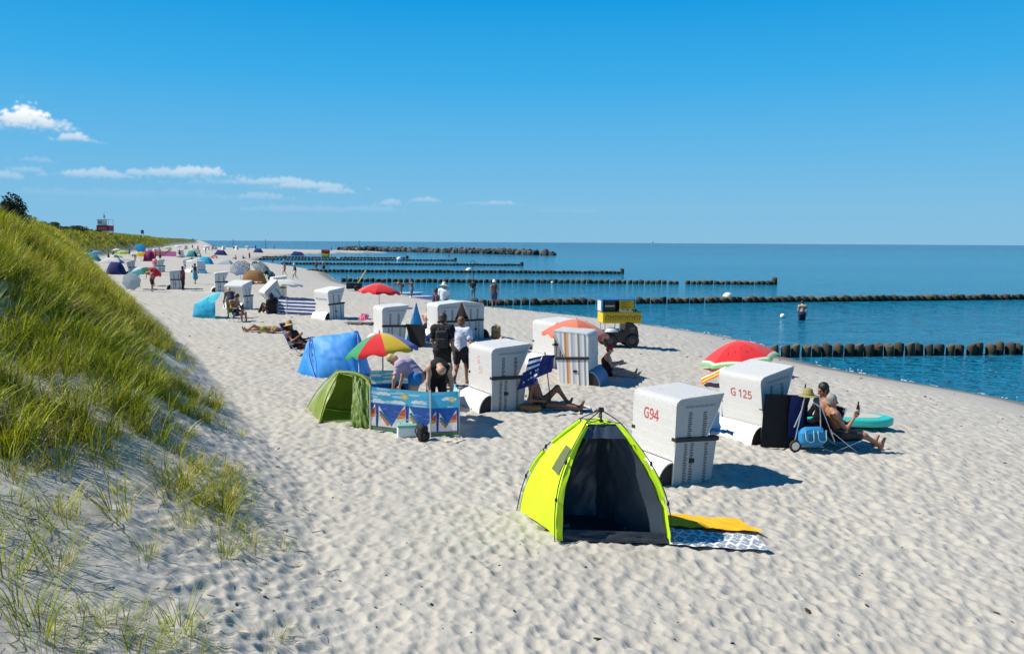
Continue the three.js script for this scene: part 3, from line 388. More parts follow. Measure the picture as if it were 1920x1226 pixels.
// ---------------------------------------------------------------- lime pop-up tent
{
  const O = [1.09, -10.0], t = thing('popup_tent', 'lime green pop-up tent with a dark lined open front', 'tent', O[0], O[1]), base = t.position.y;
  const gy = (x, z) => landHeight(x, z) - base + .01;
  const corner = [[.12, -10.42], [.57, -9.42], [1.93, -9.37], [1.14, -10.36]].map(([x, z]) => V(x - O[0], gy(x, z), z - O[1])), hub = V(.04, 1.55, .10), topR = .23;
  const topPt = corner.map(c => { const d = V(c.x - hub.x, 0, c.z - hub.z).normalize(); return V(hub.x + d.x * topR, 1.40, hub.z + d.z * topR); });
  const pole = (k, v, out = 0) => { const c = corner[k], a = topPt[k], d = V(c.x - hub.x, 0, c.z - hub.z).normalize(), p = c.clone().lerp(a, v), b = Math.sin(Math.PI * Math.pow(Math.max(0, v), .9)) * .17 + out; return p.add(V(d.x * b, b * .55, d.z * b)); };
  const wall = (a, b, out, sag, seed, u0 = 0, u1 = 1, v0 = 0, v1 = 1, wr = .026) => { const n = 22, m = 22, P = [], U = [], I = []; for (let j = 0; j <= m; j++) for (let i = 0; i <= n; i++) { const u = lerp(u0, u1, i / n), v = lerp(v0, v1, j / m), p = pole(a, v, out).lerp(pole(b, v, out), u), mid = p.clone().sub(hub).setY(0).normalize(), w = 4 * u * (1 - u); p.addScaledVector(mid, -sag * w * Math.sin(Math.PI * clamp(v * .9 + .05, 0, 1)) + wr * (fbm(u * 7 + seed, v * 7, 3, seed) - .5) * (seed > 50 ? 3 : 1.6)); if (v0 === 0 && j === 0 && a === 0) p.y += .04 * w; P.push(p.x, p.y, p.z); U.push(u, v); } for (let j = 0; j < m; j++) for (let i = 0; i < n; i++) { const q = j * (n + 1) + i; I.push(q, q + 1, q + n + 1, q + 1, q + n + 2, q + n + 1); } const g = new THREE.BufferGeometry(); g.setAttribute('position', new THREE.Float32BufferAttribute(P, 3)); g.setAttribute('uv', new THREE.Float32BufferAttribute(U, 2)); g.setIndex(I); g.computeVertexNormals(); return g; };
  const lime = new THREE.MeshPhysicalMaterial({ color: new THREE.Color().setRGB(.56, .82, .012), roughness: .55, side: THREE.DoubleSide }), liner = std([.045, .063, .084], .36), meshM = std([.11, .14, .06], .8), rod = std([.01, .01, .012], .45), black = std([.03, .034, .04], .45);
  put('side_wall', wall(0, 1, 0, .05, 3), lime, t); put('rear_wall', wall(3, 0, 0, .05, 4), lime, t); put('side_wall', wall(2, 3, 0, .05, 5), lime, t);
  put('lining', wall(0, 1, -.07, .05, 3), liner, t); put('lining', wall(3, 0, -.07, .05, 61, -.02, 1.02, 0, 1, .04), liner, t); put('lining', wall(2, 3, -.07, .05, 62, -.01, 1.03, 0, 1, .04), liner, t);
  put('window', wall(0, 1, .012, .05, 3, .42, .80, .47, .72), meshM, t);
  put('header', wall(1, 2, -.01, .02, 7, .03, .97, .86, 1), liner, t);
  put('door_edge', wall(1, 2, .004, .01, 8, 0, .055, 0, .97), lime, t); put('door_edge', wall(1, 2, .004, .01, 9, .955, 1, .33, .66), lime, t); put('door_edge', wall(1, 2, .004, .01, 9, .93, 1, .80, 1), lime, t);
  put('top_panel', patch(topPt[0].toArray(), topPt[1].toArray(), topPt[2].toArray(), topPt[3].toArray(), { bulge: -.05, n: 8, m: 8 }), lime, t);
  put('floor', patch([corner[0].x, .02, corner[0].z], [corner[1].x, .0, corner[1].z], [corner[2].x, .0, corner[2].z], [corner[3].x, .02, corner[3].z], { wrinkle: .05, freq: 6, n: 26, m: 26, dir: [0, 1, 0], bulge: .05 }), black, t);
  put('sill', patch([corner[1].x, .02, corner[1].z], [corner[2].x, .02, corner[2].z], [corner[2].x - .02, .13, corner[2].z - .06], [corner[1].x + .02, .15, corner[1].z - .06], { wrinkle: .05, freq: 8, n: 30, m: 6 }), black, t);
  for (let k = 0; k < 4; k++) {
    const pts = []; for (let v = -.02; v <= 1.001; v += .102) pts.push(pole(k, clamp(v, -.02, 1), .035).toArray()); pts.push(hub.toArray());
    put('pole', tube(pts, .0075, 40, 6), rod, t); for (const v of [.30, .62]) put('joint', ball(.018, ...pole(k, v, .035).toArray(), 1, 1.9, 1, 8), rod, t); put('brace', bar([hub.x, hub.y - .13, hub.z], pole(k, .985, .05).toArray(), .006), rod, t);
    for (const [a, b] of k === 1 ? [[.68, .98]] : [[.68, .98], [.36, .58]]) put('sleeve', tube([a, (a + b) / 2, b].map(v => pole(k, v, .02).toArray()), .022, 10, 6), lime, t);
  }
  put('hub', join([box(.07, .06, .07, hub.x, hub.y, hub.z, .015), bar([hub.x, hub.y - .16, hub.z], [hub.x, hub.y, hub.z], .012), box(.045, .04, .045, hub.x, hub.y - .14, hub.z, .01)]), rod, t);
  t.position.y += .0;
}
// ---------------------------------------------------------------- shelters
// panels: [name, four corners (world x, height above sand, world z), material, options]
function shelter(name, label, x, z, panels, rods = [], category = 'beach shelter', group) {
  const t = thing(name, label, category, x, z, 0, group), b = t.position.y, L = p => [p[0] - x, landHeight(p[0], p[2]) - b + p[1], p[2] - z];
  for (const [n, c, m, o] of panels) put(n, patch(...c.map(L), { n: 20, m: 20, wrinkle: .03, ...o }), m, t);
  for (const [n, pts, r, m] of rods) put(n, pts.length === 2 ? bar(L(pts[0]), L(pts[1]), r) : tube(pts.map(L), r, 24, 6), m, t);
  return t;
}
const rodDark = std([.02, .02, .025], .5), rodLight = std([.6, .58, .52], .6);
{
  const bl = new THREE.MeshPhysicalMaterial({ color: new THREE.Color().setRGB(.02, .30, .80), roughness: .6, side: THREE.DoubleSide, transmission: .12, thickness: 0 });
  const print = canvasTex(512, 256, (x, w, h) => { x.fillStyle = '#3a97e6'; x.fillRect(0, 0, w, h); x.fillStyle = '#0c3f86'; x.font = 'italic 30px serif'; x.textAlign = 'center'; x.fillText('Cosy Haven', w * .52, h * .68); });
  const bp = bl.clone(); bp.color.setRGB(1, 1, 1); bp.map = print;
  shelter('beach_shelter', 'shiny bright blue shell shelter beside the rainbow parasol', -4.9, -21.2, [
    ['rear_panel', [[-5.15, 0, -20.75], [-4.0, 0, -20.65], [-4.15, 1.20, -21.3], [-5.45, .98, -21.5]], bp, { bulge: .34, wrinkle: .06, seed: 3 }],
    ['side_panel', [[-5.85, 0, -21.5], [-5.15, 0, -20.75], [-5.45, .98, -21.5], [-5.47, .98, -21.52]], bl, { bulge: .16, wrinkle: .05, seed: 4 }],
    ['side_panel', [[-4.0, 0, -20.65], [-3.85, 0, -21.7], [-4.14, 1.2, -21.32], [-4.15, 1.20, -21.3]], bl, { bulge: .1, wrinkle: .05, seed: 5 }],
    ['floor', [[-5.8, .02, -21.5], [-5.15, .02, -20.8], [-4.05, .02, -20.7], [-3.9, .02, -21.7]], F.blue, {}]],
    [['seam', [[-5.15, .01, -20.74], [-5.36, .6, -20.95], [-5.46, 1.0, -21.48]], .012, F.blue], ['rim_rod', [[-5.46, .99, -21.5], [-4.8, 1.02, -21.45], [-4.15, 1.21, -21.3]], .012, F.blue]]);
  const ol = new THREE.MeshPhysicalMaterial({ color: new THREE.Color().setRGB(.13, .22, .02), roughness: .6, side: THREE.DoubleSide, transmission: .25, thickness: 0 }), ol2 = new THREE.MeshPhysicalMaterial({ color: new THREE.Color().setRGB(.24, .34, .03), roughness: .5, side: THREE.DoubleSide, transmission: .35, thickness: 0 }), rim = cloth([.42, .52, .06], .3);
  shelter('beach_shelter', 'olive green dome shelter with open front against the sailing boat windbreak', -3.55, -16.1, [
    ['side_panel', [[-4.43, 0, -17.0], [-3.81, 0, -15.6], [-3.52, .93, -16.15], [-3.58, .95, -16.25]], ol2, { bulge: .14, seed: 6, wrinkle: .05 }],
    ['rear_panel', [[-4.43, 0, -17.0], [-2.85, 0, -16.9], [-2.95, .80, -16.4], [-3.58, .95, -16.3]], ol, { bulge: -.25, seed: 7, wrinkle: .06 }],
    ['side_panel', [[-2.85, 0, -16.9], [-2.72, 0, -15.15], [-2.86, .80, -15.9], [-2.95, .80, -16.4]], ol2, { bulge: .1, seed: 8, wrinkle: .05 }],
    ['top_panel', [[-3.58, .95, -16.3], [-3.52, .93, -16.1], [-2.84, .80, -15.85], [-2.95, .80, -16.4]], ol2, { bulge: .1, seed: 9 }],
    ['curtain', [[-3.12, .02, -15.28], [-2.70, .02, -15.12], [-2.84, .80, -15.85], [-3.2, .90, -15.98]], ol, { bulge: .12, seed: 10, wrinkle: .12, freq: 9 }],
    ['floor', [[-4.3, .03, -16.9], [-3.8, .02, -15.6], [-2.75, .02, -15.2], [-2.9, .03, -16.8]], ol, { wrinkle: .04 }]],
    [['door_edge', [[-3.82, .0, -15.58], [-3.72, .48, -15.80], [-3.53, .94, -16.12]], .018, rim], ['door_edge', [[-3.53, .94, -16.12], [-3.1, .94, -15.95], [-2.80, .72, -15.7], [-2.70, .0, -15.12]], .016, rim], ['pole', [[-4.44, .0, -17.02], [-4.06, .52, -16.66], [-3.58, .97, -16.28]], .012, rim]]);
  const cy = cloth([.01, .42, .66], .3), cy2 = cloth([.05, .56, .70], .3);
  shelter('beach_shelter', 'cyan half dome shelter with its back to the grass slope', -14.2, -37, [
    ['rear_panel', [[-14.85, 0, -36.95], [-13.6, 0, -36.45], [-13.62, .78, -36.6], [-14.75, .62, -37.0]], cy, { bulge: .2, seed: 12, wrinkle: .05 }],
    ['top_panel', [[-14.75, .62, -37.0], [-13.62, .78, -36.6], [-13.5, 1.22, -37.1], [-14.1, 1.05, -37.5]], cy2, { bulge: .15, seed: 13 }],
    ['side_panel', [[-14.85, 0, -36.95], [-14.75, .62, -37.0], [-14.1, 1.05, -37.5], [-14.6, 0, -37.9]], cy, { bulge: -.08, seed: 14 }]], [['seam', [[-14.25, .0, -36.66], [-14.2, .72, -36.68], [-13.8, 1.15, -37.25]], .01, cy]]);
  // tall blue peak of a small tent behind the chair, dark screens
  shelter('play_tent', 'blue pointed little tent behind a white beach chair', -3.6, -29.6, [['front_panel', [[-3.9, 0, -29.1], [-3.15, 0, -29.2], [-3.55, 1.42, -29.5], [-3.56, 1.42, -29.5]], F.sky, { bulge: .05 }], ['side_panel', [[-3.15, 0, -29.2], [-3.2, 0, -30.0], [-3.55, 1.42, -29.5], [-3.56, 1.42, -29.5]], F.blue, {}], ['side_panel', [[-3.9, 0, -29.1], [-3.95, 0, -30], [-3.55, 1.42, -29.5], [-3.56, 1.42, -29.5]], F.sky, {}]], [], 'tent');
  shelter('wind_screen', 'black cloth screen standing at the beach chair with a blue tent behind', -3.4, -27.6, [['panel', [[-3.52, 0, -27.75], [-3.02, 0, -27.6], [-3.02, .80, -27.6], [-3.72, .80, -27.8]], F.black, { wrinkle: .02 }]], [['pole', [[-3.02, -.1, -27.6], [-3.02, .86, -27.6]], .012, rodDark]], 'windbreak');
  shelter('wind_screen', 'black cloth screen with a navy towel at the chair lettered G 125', 5.1, -14.75, [['panel', [[4.62, .0, -14.52], [5.36, .0, -14.60], [5.42, 1.0, -14.62], [4.66, 1.02, -14.5]], F.black, { wrinkle: .04 }], ['towel', [[5.12, .22, -14.53], [5.40, .2, -14.56], [5.44, 1.02, -14.58], [5.14, 1.0, -14.52]], F.navy, { wrinkle: .07, bulge: -.03 }], ['panel', [[5.36, .0, -14.60], [5.62, .0, -14.95], [5.66, .98, -14.97], [5.42, 1.0, -14.62]], F.black, { wrinkle: .05 }]], [['pole', [[5.38, -.1, -14.58], [5.44, 1.22, -14.6]], .014, rodDark]], 'windbreak');
  // far shelters
  const dome = (label, x, z, w, h, d, mats, group) => shelter('beach_shelter', label, x, z, [
    ['front_panel', [[x - w / 2, 0, z + d / 2], [x + w / 2, 0, z + d / 2], [x + w * .27, h, z], [x - w * .27, h, z]], mats[0], { bulge: h * .25, n: 10, m: 10 }], ['side_panel', [[x - w / 2, 0, z - d / 2], [x - w / 2, 0, z + d / 2], [x - w * .27, h, z + .05], [x - w * .27, h, z - .05]], mats[1] || mats[0], { bulge: h * .2, n: 10, m: 10 }],
    ['side_panel', [[x + w / 2, 0, z + d / 2], [x + w / 2, 0, z - d / 2], [x + w * .27, h, z - .05], [x + w * .27, h, z + .05]], mats[2] || mats[0], { bulge: h * .2, n: 10, m: 10 }], ['rear_panel', [[x + w / 2, 0, z - d / 2], [x - w / 2, 0, z - d / 2], [x - w * .27, h, z], [x + w * .27, h, z]], mats[0], { bulge: h * .25, n: 10, m: 10 }]], [], 'beach shelter', group);
  dome('dark blue shelter beside the leaning beach chair at the grass edge', -41.6, -84.0, 1.7, 1.3, 1.4, [F.navy, F.blue, F.navy]);
  dome('ochre brown shelter under the two dotted parasols', -22.8, -70.6, 2.0, 1.15, 1.4, [F.brown, F.brown, cloth([.5, .32, .06], .3)]);
  dome('cyan shelter alone in the middle of the far sand', -48, -125.3, 2.1, 1.15, 1.6, [F.cyan, F.cyan, F.sky]);
  dome('low grey white shelter next to the lone cyan one', -45.4, -126.5, 2.4, .75, 1.6, [F.pale, F.pale, dotM]);
  dome('teal shelter beside the far white beach chairs', -71.2, -178, 2.2, 1.4, 1.6, [F.teal, F.pale, F.black]);
  dome('dark red shelter behind the yellow parasol', -61.6, -136, 1.6, 1.7, 1.4, [F.magenta, F.magenta, F.magenta]);
  dome('navy and grey shelter far out on the empty sand', -77.5, -213, 3.0, 1.3, 2.0, [F.navy, F.pale, F.navy]);
  dome('dark blue shelter far down by the waterline', -83, -262, 2.8, 1.3, 2, [F.navy, F.navy, F.navy]);
  dome('long dark shelter with pink cloth far down by the waterline', -70, -262, 4.4, 1.4, 2.2, [F.navy, F.navy, F.pink]);
  dome('teal striped shelter at the dune foot in the far cluster', -69, -131, 3.2, 1.1, 1.6, [F.teal, F.pale, F.teal]);
  dome('low white and blue shelter between grass and far chairs', -60.5, -121, 3.4, .8, 1.6, [F.white, F.lilac, F.sky]);
}
// ---------------------------------------------------------------- windbreaks
const sailTex = canvasTex(1024, 640, (x, w, h) => {
  const g = (c, f) => { x.fillStyle = c; f(); }, r = rng(12);
  g('#48b9dc', () => x.fillRect(0, 0, w, h)); for (let k = 0; k < 26; k++) g(k % 2 ? '#b5e2ef' : '#6cc8e4', () => { x.beginPath(); x.ellipse(r() * w, r() * h * .36, 30 + r() * 70, 8 + r() * 16, 0, 0, 7); x.fill(); });
  for (const [cx, cy] of [[150, 90], [320, 200], [560, 170], [900, 110], [80, 210]]) g('#eef4f4', () => { for (let k = 0; k < 5; k++) { x.beginPath(); x.ellipse(cx + k * 28 - 50, cy - (k % 2) * 14, 32, 20, 0, 0, 7); x.fill(); } });
  for (const [cx, cy, s] of [[400, 105, 40], [940, 120, 34]]) { g('#f4d64a', () => { x.beginPath(); for (let k = 0; k < 32; k++) { const a = k / 32 * 6.283, q = s * (k % 2 ? .8 : 1.35); x.lineTo(cx + Math.cos(a) * q, cy + Math.sin(a) * q); } x.fill(); }); g('#f9eaa0', () => { x.beginPath(); x.arc(cx, cy, s * .6, 0, 7); x.fill(); }); }
  g('#2158ae', () => { x.beginPath(); x.moveTo(0, h * .36); for (let i = 0; i <= w; i += 16) x.lineTo(i, h * .36 + (i / 16 % 2) * 8); x.lineTo(w, h); x.lineTo(0, h); x.fill(); });
  for (let k = 0; k < 130; k++) g(['#3a78c8', '#1a479a', '#5b9ad8'][k % 3], () => x.fillRect(r() * w, h * (.46 + .46 * r()), 20 + r() * 60, 4 + r() * 5));
  const boat = (bx, by, s) => { const tri = (c, p) => g(c, () => { x.beginPath(); p.forEach(([a, b]) => x.lineTo(bx + a * s, by + b * s)); x.fill(); }); tri('#f3f2ec', [[-8, 0], [-120, 0], [-14, -230]]); tri('#f3f2ec', [[8, 0], [120, 0], [16, -215]]); tri('#d9552f', [[-40, -170], [-14, -195], [-14, -120], [-78, -88]]); tri('#e9a05a', [[-62, -130], [-14, -120], [-14, -96], [-78, -88]]); tri('#2d7f96', [[14, -150], [34, -165], [108, -50], [92, -20]]); tri('#e0803a', [[14, -120], [30, -128], [104, -24], [84, -8]]); tri('#c5392f', [[-130, 8], [60, 8], [20, 34], [-104, 34]]); tri('#222f55', [[-3, 10], [3, 10], [2, -240], [-2, -240]]); };
  boat(80, h * .90, 1.45); boat(430, h * .90, 1.55); boat(775, h * .90, 1.3); boat(1010, h * .90, 1.35);
  g('#5c9a3e', () => { for (let k = 0; k < 7; k++) { x.beginPath(); x.ellipse(k * 170 + 60, h * .96, 100, 22, 0, 0, 7); x.fill(); } }); g('#2a72ba', () => x.fillRect(0, h * .985, w, 10));
});
const stripeBW = canvasTex(64, 256, (x, w, h) => { for (let k = 0; k < 9; k++) { x.fillStyle = k % 2 ? '#eef0f2' : '#15307c'; x.fillRect(0, k * h / 9, w, h / 9 + 1); } });
{
  const sm = cloth('#ffffff', .45, { map: sailTex }), smFlip = sm;
  const half = (g, a, b) => { const U = g.attributes.uv; for (let k = 0; k < U.count; k++) U.setX(k, lerp(a, b, U.getX(k))); return g; };
  const t = thing('windbreak', 'windbreak printed with sailing boats on a blue sea', 'windbreak', -1.9, -15.4), b = t.position.y, L = (x, y, z) => [x + 1.9, landHeight(x, z) - b + y, z + 15.4];
  put('front_panel', half(patch(L(-2.70, .03, -15.02), L(-1.50, .03, -14.56), L(-1.50, .86, -14.56), L(-2.70, .86, -15.02), { wrinkle: .03, n: 26 }), 0, .68), sm, t); put('front_panel', half(patch(L(-1.50, .03, -14.56), L(-.98, .03, -14.72), L(-.98, .86, -14.72), L(-1.50, .86, -14.56), { wrinkle: .03 }), .68, 1), sm, t);
  put('side_panel', half(patch(L(-.98, .03, -14.72), L(-1.22, .03, -16.1), L(-1.22, .80, -16.1), L(-.98, .86, -14.72), { wrinkle: .03 }), 0, .6), smFlip, t); put('rear_panel', half(patch(L(-3.02, .05, -16.9), L(-2.05, .05, -17.2), L(-2.05, .84, -17.2), L(-3.02, .86, -16.9), { wrinkle: .03 }), .1, .7), smFlip, t);
  for (const [x, z] of [[-2.70, -15.02], [-1.50, -14.56], [-.98, -14.72], [-1.22, -16.1], [-3.02, -16.9], [-2.05, -17.2]]) put('pole', bar(L(x, -.12, z + .012), L(x, .90, z + .012), .012), rodLight, t);
  const s2 = cloth('#ffffff', .35, { map: stripeBW }); F.bw = s2;
  const t2 = thing('windbreak', 'windbreak with navy and white horizontal stripes between beach chairs', 'windbreak', -10.7, -39.2), b2 = t2.position.y, L2 = (x, y, z) => [x + 10.7, landHeight(x, z) - b2 + y, z + 39.2];
  put('panel', patch(L2(-11.7, .05, -39.9), L2(-11.15, .05, -39.4), L2(-11.15, .78, -39.4), L2(-11.7, .78, -39.9), { wrinkle: .03 }), s2, t2); put('panel', patch(L2(-11.15, .05, -39.4), L2(-9.5, .05, -38.6), L2(-9.5, .80, -38.6), L2(-11.15, .78, -39.4), { wrinkle: .04 }), s2, t2);
  for (const [x, z] of [[-11.7, -39.9], [-11.15, -39.4], [-9.5, -38.6]]) put('pole', bar(L2(x, -.1, z + .012), L2(x, .84, z + .012), .014), rodLight, t2);
  shelter('windbreak', 'long pink windbreak in front of the far white beach chairs', -79.5, -181, [['panel', [[-83.5, 0, -180], [-82, 0, -179], [-82, 1.3, -179], [-83.5, 1.3, -180]], F.hot, { n: 8, m: 6 }], ['panel', [[-82, 0, -179], [-78.5, 0, -180], [-78.5, 1.15, -180], [-82, 1.2, -179]], F.pink, { n: 8, m: 6 }], ['panel', [[-78.5, 0, -180], [-75, 0, -179], [-75, 1.1, -179], [-78.5, 1.15, -180]], cloth([.55, .14, .38], .3), { n: 8, m: 6 }]], [['pole', [[-82, -.1, -178.98], [-82, 1.4, -178.98]], .03, rodLight], ['pole', [[-78.5, -.1, -179.98], [-78.5, 1.3, -179.98]], .03, rodLight]], 'windbreak');
  // closed blue and white striped shade with yellow lining by the chair
  shelter('shade_sail', 'navy shade with white stripes hung at the chair with faded red marks', .55, -17.0, [['panel', [[.22, .60, -16.78], [.52, .78, -16.85], [.66, 1.22, -17.2], [.36, 1.18, -16.95]], cloth('#ffffff', .3, { map: stripeBW }), { wrinkle: .04 }], ['panel', [[.10, .52, -16.75], [.52, .66, -16.82], [.54, .98, -16.98], [.24, .9, -16.82]], F.navy, { wrinkle: .04 }], ['panel', [[.52, .78, -16.86], [.86, .85, -17.3], [.95, 1.20, -17.5], [.66, 1.22, -17.2]], F.navy, { wrinkle: .05 }]], [['pole', [[.90, -.1, -17.42], [.72, 1.28, -17.3]], .012, rodDark]], 'sun shade');
}

// ---------------------------------------------------------------- groynes
{
  const r = rng(31), woods = [[.060, .046, .030], [.085, .066, .040], [.045, .040, .026], [.10, .082, .048]].map(c => std(c, .85, { vertexColors: true })), wet = std([.012, .012, .009], .5);
  const pileGeo = k => { const q = rng(40 + k), pts = []; const R = .15 + .02 * q(); [[-.9, .96], [.0, 1.0], [.14, 1.0], [.17, 1.02], [.30, 1.03], [.40, 1.0], [.47, .97], [.50, .86], [.505, 0]].forEach(([y, s]) => pts.push(new THREE.Vector2(Math.max(1e-4, R * s), y))); const g = new THREE.LatheGeometry(pts, 9); const P = g.attributes.position; for (let i = 0; i < P.count; i++) { const a = Math.atan2(P.getZ(i), P.getX(i)), f = 1 + .08 * Math.sin(a * 2 + k) + .05 * Math.sin(a * 3 + k * 2); P.setX(i, P.getX(i) * f); P.setZ(i, P.getZ(i) * f); if (P.getY(i) > .3) P.setY(i, P.getY(i) + .05 * Math.cos(a + k)); } const C = []; for (let i = 0; i < P.count; i++) { const y = P.getY(i); C.push(...(y > .42 ? [1.35, 1.3, 1.2] : y > .2 ? [.95, .92, .85] : [.32, .38, .28])); } g.setAttribute('color', new THREE.Float32BufferAttribute(C, 3)); g.computeVertexNormals(); return g; };
  const geos = [0, 1, 2, 3, 4].map(pileGeo);
  const bandG = new THREE.CylinderGeometry(.178, .178, .30, 9, 1, true); bandG.translate(0, .08, 0);
  const rows = [[10.9, -32.9, 30, -35, .45, 1, 'dark timber pile groyne that starts in the sand behind the watermelon parasol'], [-3.4, -58.6, 62, -73, .64, 1, 'long timber pile groyne running out past the white buoy'], [-19.5, -92.4, 30, -91.4, .66, 1, 'timber pile groyne ending at a taller post, wading people before it'], [-31, -121.5, 16.6, -121, .64, 0, 'fourth timber groyne along the beach, a small buoy beside it'], [-46, -160.5, 1.8, -160, .68, 0, 'fifth timber groyne along the beach ending at a tall post'], [-62, -197, -14, -196, .85, 0, 'sixth timber groyne along the beach, beyond the red and yellow flag'], [-69, -222, -29, -220.5, .9, 0, 'seventh timber groyne along the beach, short of the rock breakwater']];
  rows.forEach(([x0, z0, x1, z1, st, single, label], gi) => {
    const t = new THREE.Group(); t.name = numbered('timber_groyne'); t.position.set(x0, 0, z0); scene.add(t); tag(t, label, 'groyne', 'timber groynes'); const L = Math.hypot(x1 - x0, z1 - z0), n = Math.floor(L / st), merged = [], wd = [1.12, 1.75, 1.8, 1.95, 2.1, 2.4, 2.5][gi], ht = [.95, .98, .92, .78, .72, .7, .7][gi];
    for (let k = 0; k <= n; k++) {
      if (r() < .012 && k > 3 && gi > 1) { continue; }
      const u = k / n, x = (x1 - x0) * u + (r() - .5) * .06, z = (z1 - z0) * u + (r() - .5) * .08 + ((gi === 0 && k % 2) ? .12 : 0), s = .94 + .16 * r(), end = k === n && gi !== 0 && gi !== 1, lift = landHeight(x0 + x, z0 + z) > .12 ? .02 : 0, h = (end ? 2.1 : 1) * (.86 + .22 * r()), dy = gi === 0 ? .02 : gi < 3 ? -.04 : .02;
      if (single) { const p = put('pile', geos[k % 5], woods[Math.floor(r() * 4)], t); p.position.set(x, dy + lift, z); p.scale.set(s * wd, h * ht, s * wd); p.rotation.set((r() - .5) * .10, r() * 6, (r() - .5) * .12); }
      else { const g = geos[k % 5].clone().scale(s * wd, h * ht, s * wd).translate(x, dy, z); merged.push(g); }
    }
    if (merged.length) { const o = put('piles', join(merged), std([.05, .042, .03], .85), t); o.userData.kind = 'stuff'; }
  });
  // ---------------------------------------------------------------- rock breakwater, one boulder at a time
  const t = new THREE.Group(); t.name = 'rock_breakwater'; t.position.set(-30, 0, -340); scene.add(t); tag(t, 'long breakwater of piled grey boulders out in the sea', 'breakwater');
  const rock = s => { const g = new THREE.IcosahedronGeometry(1, 1), P = g.attributes.position; for (let i = 0; i < P.count; i++) { const v = V(P.getX(i), P.getY(i), P.getZ(i)).normalize(), f = .72 + .5 * hash2(Math.round(v.x * 3.1), Math.round(v.y * 3.1) * 7 + Math.round(v.z * 3.1), s); P.setXYZ(i, v.x * f, v.y * f * .8, v.z * f); } g.computeVertexNormals(); return g; };
  const rg = [1, 2, 3, 4].map(rock), rm = [[.055, .052, .046], [.09, .083, .07], [.13, .118, .098], [.04, .040, .038]].map(c => std(c, .9));
  for (let k = 0; k < 250; k++) { const u = (k + r()) / 250, x = lerp(-92, 15, u), z = lerp(-425, -290, u) + (r() - .5) * 4.5, row = r(), o = put('boulder', rg[k % 4], rm[Math.floor(r() * 4)], t), s = .75 + .75 * r(), env = sstep(0, .05, u) * (1 - .6 * sstep(.93, 1, u)); o.position.set(x + 30, .1 + row * 1.05 * env, z + 340 - row); o.scale.set(s * 1.25, s, s * 1.1); o.rotation.set(r() * 3, r() * 6, r() * 3); }
  // ---------------------------------------------------------------- buoys, ball
  const buoyM = std('#f0f0ec', .35), buoy = (x, z, s, label) => { const b = new THREE.Group(); b.name = numbered('buoy'); b.position.set(x, 0, z); b.scale.setScalar(s); scene.add(b); tag(b, label, 'buoy'); put('float', ball(.36, .04, .26, 0, 1.1, .95, 1, 20).rotateZ(.25), buoyM, b); put('neck', bar([-.28, .05, 0], [-.36, -.08, 0], .09, .06), buoyM, b); put('ring', new THREE.TorusGeometry(.06, .018, 6, 12).translate(-.40, -.1, 0), std([.3, .3, .3], .4), b); };
  buoy(18.0, -66.6, 1.0, 'white round buoy floating before the long groyne'); buoy(-6.6, -121.9, 1.25, 'white round buoy at the fourth groyne'); buoy(-27.5, -195, 1.6, 'small far white buoy at the sixth groyne'); buoy(26.5, -92.0, .5, 'tiny white float near the end post of the third groyne'); buoy(4.6, -91.6, .42, 'tiny white float halfway along the third groyne');
  const b = put('beach_ball', ball(.16, 0, .1, 0, 1, 1, 1, 18), std('#dfe3e6', .4)); b.position.set(17.2, 0, -50.6); tag(b, 'small pale ball floating near the bathing man', 'ball');
  const sl = new THREE.Group(); sl.name = 'sailboat'; sl.position.set(420, 0, -2400); scene.add(sl); tag(sl, 'tiny white sailing boat on the horizon', 'sailboat'); put('hull', new THREE.CapsuleGeometry(.9, 7, 4, 10).rotateZ(Math.PI / 2).scale(1, .7, 1).translate(0, .7, 0), buoyM, sl); put('mast', bar([.5, .8, 0], [.5, 12, 0], .12), buoyM, sl); put('sail', patch([.7, 1.8, 0], [-4, 1.8, .5], [.6, 11.6, 0], [.7, 11.6, 0], { bulge: .4 }), F.white, sl);
  const sh = new THREE.Group(); sh.name = 'cargo_ship'; sh.position.set(-3560, 0, -9000); scene.add(sh); tag(sh, 'far grey ship low on the horizon', 'ship'); put('hull', join([box(64, 9, 12, 0, 4, 0), box(20, 14, 11, -20, 14, 0)]), std([.16, .22, .28], .7), sh); put('mast', bar([-16, 18, 0], [-16, 30, 0], 1), std([.2, .24, .28], .7), sh);
}
// ---------------------------------------------------------------- thin foam where the ripples reach the sand
{
  const r = rng(64), spots = [], m4 = new THREE.Matrix4(), q = new THREE.Quaternion();
  for (let k = 1; k < shoreLine.length; k++) { const [ax, az] = shoreLine[k - 1], [bx, bz] = shoreLine[k]; if (az > -12 || az < -110) continue; const L = Math.hypot(bx - ax, bz - az), nx = (bz - az) / L, nz = -(bx - ax) / L; for (let i = 0; i < L * 14; i++) { const u = r(), x0 = ax + (bx - ax) * u, z0 = az + (bz - az) * u, band = r() < .85 ? .08 : .6, wob = .5 * (fbm(x0 * .7, z0 * .7, 3, 65) - .5); if (fbm(x0 * 1.3, z0 * 1.3, 2, 66 + (band > .5)) < .5) continue; let x = x0 + nx * (band + wob + (r() - .5) * .09), z = z0 + nz * (band + wob + (r() - .5) * .09); if (inland(x, z) > 0) { x = x0 - nx * (band + wob); z = z0 - nz * (band + wob); } spots.push([x, z]); } }
  const o = new THREE.InstancedMesh(new THREE.SphereGeometry(1, 6, 4), std('#e8ecec', .8), spots.length); o.name = 'foam'; spots.forEach(([x, z], k) => { const w = .010 + .016 * r(); q.setFromAxisAngle(V(0, 1, 0), r() * 6); m4.compose(V(x, .004, z), q, V(w * 2.4, .007, w)); o.setMatrixAt(k, m4); }); o.userData.kind = 'stuff'; o.userData.label = 'thin broken line of white foam along the waterline'; o.castShadow = o.receiveShadow = true; scene.add(o);
}
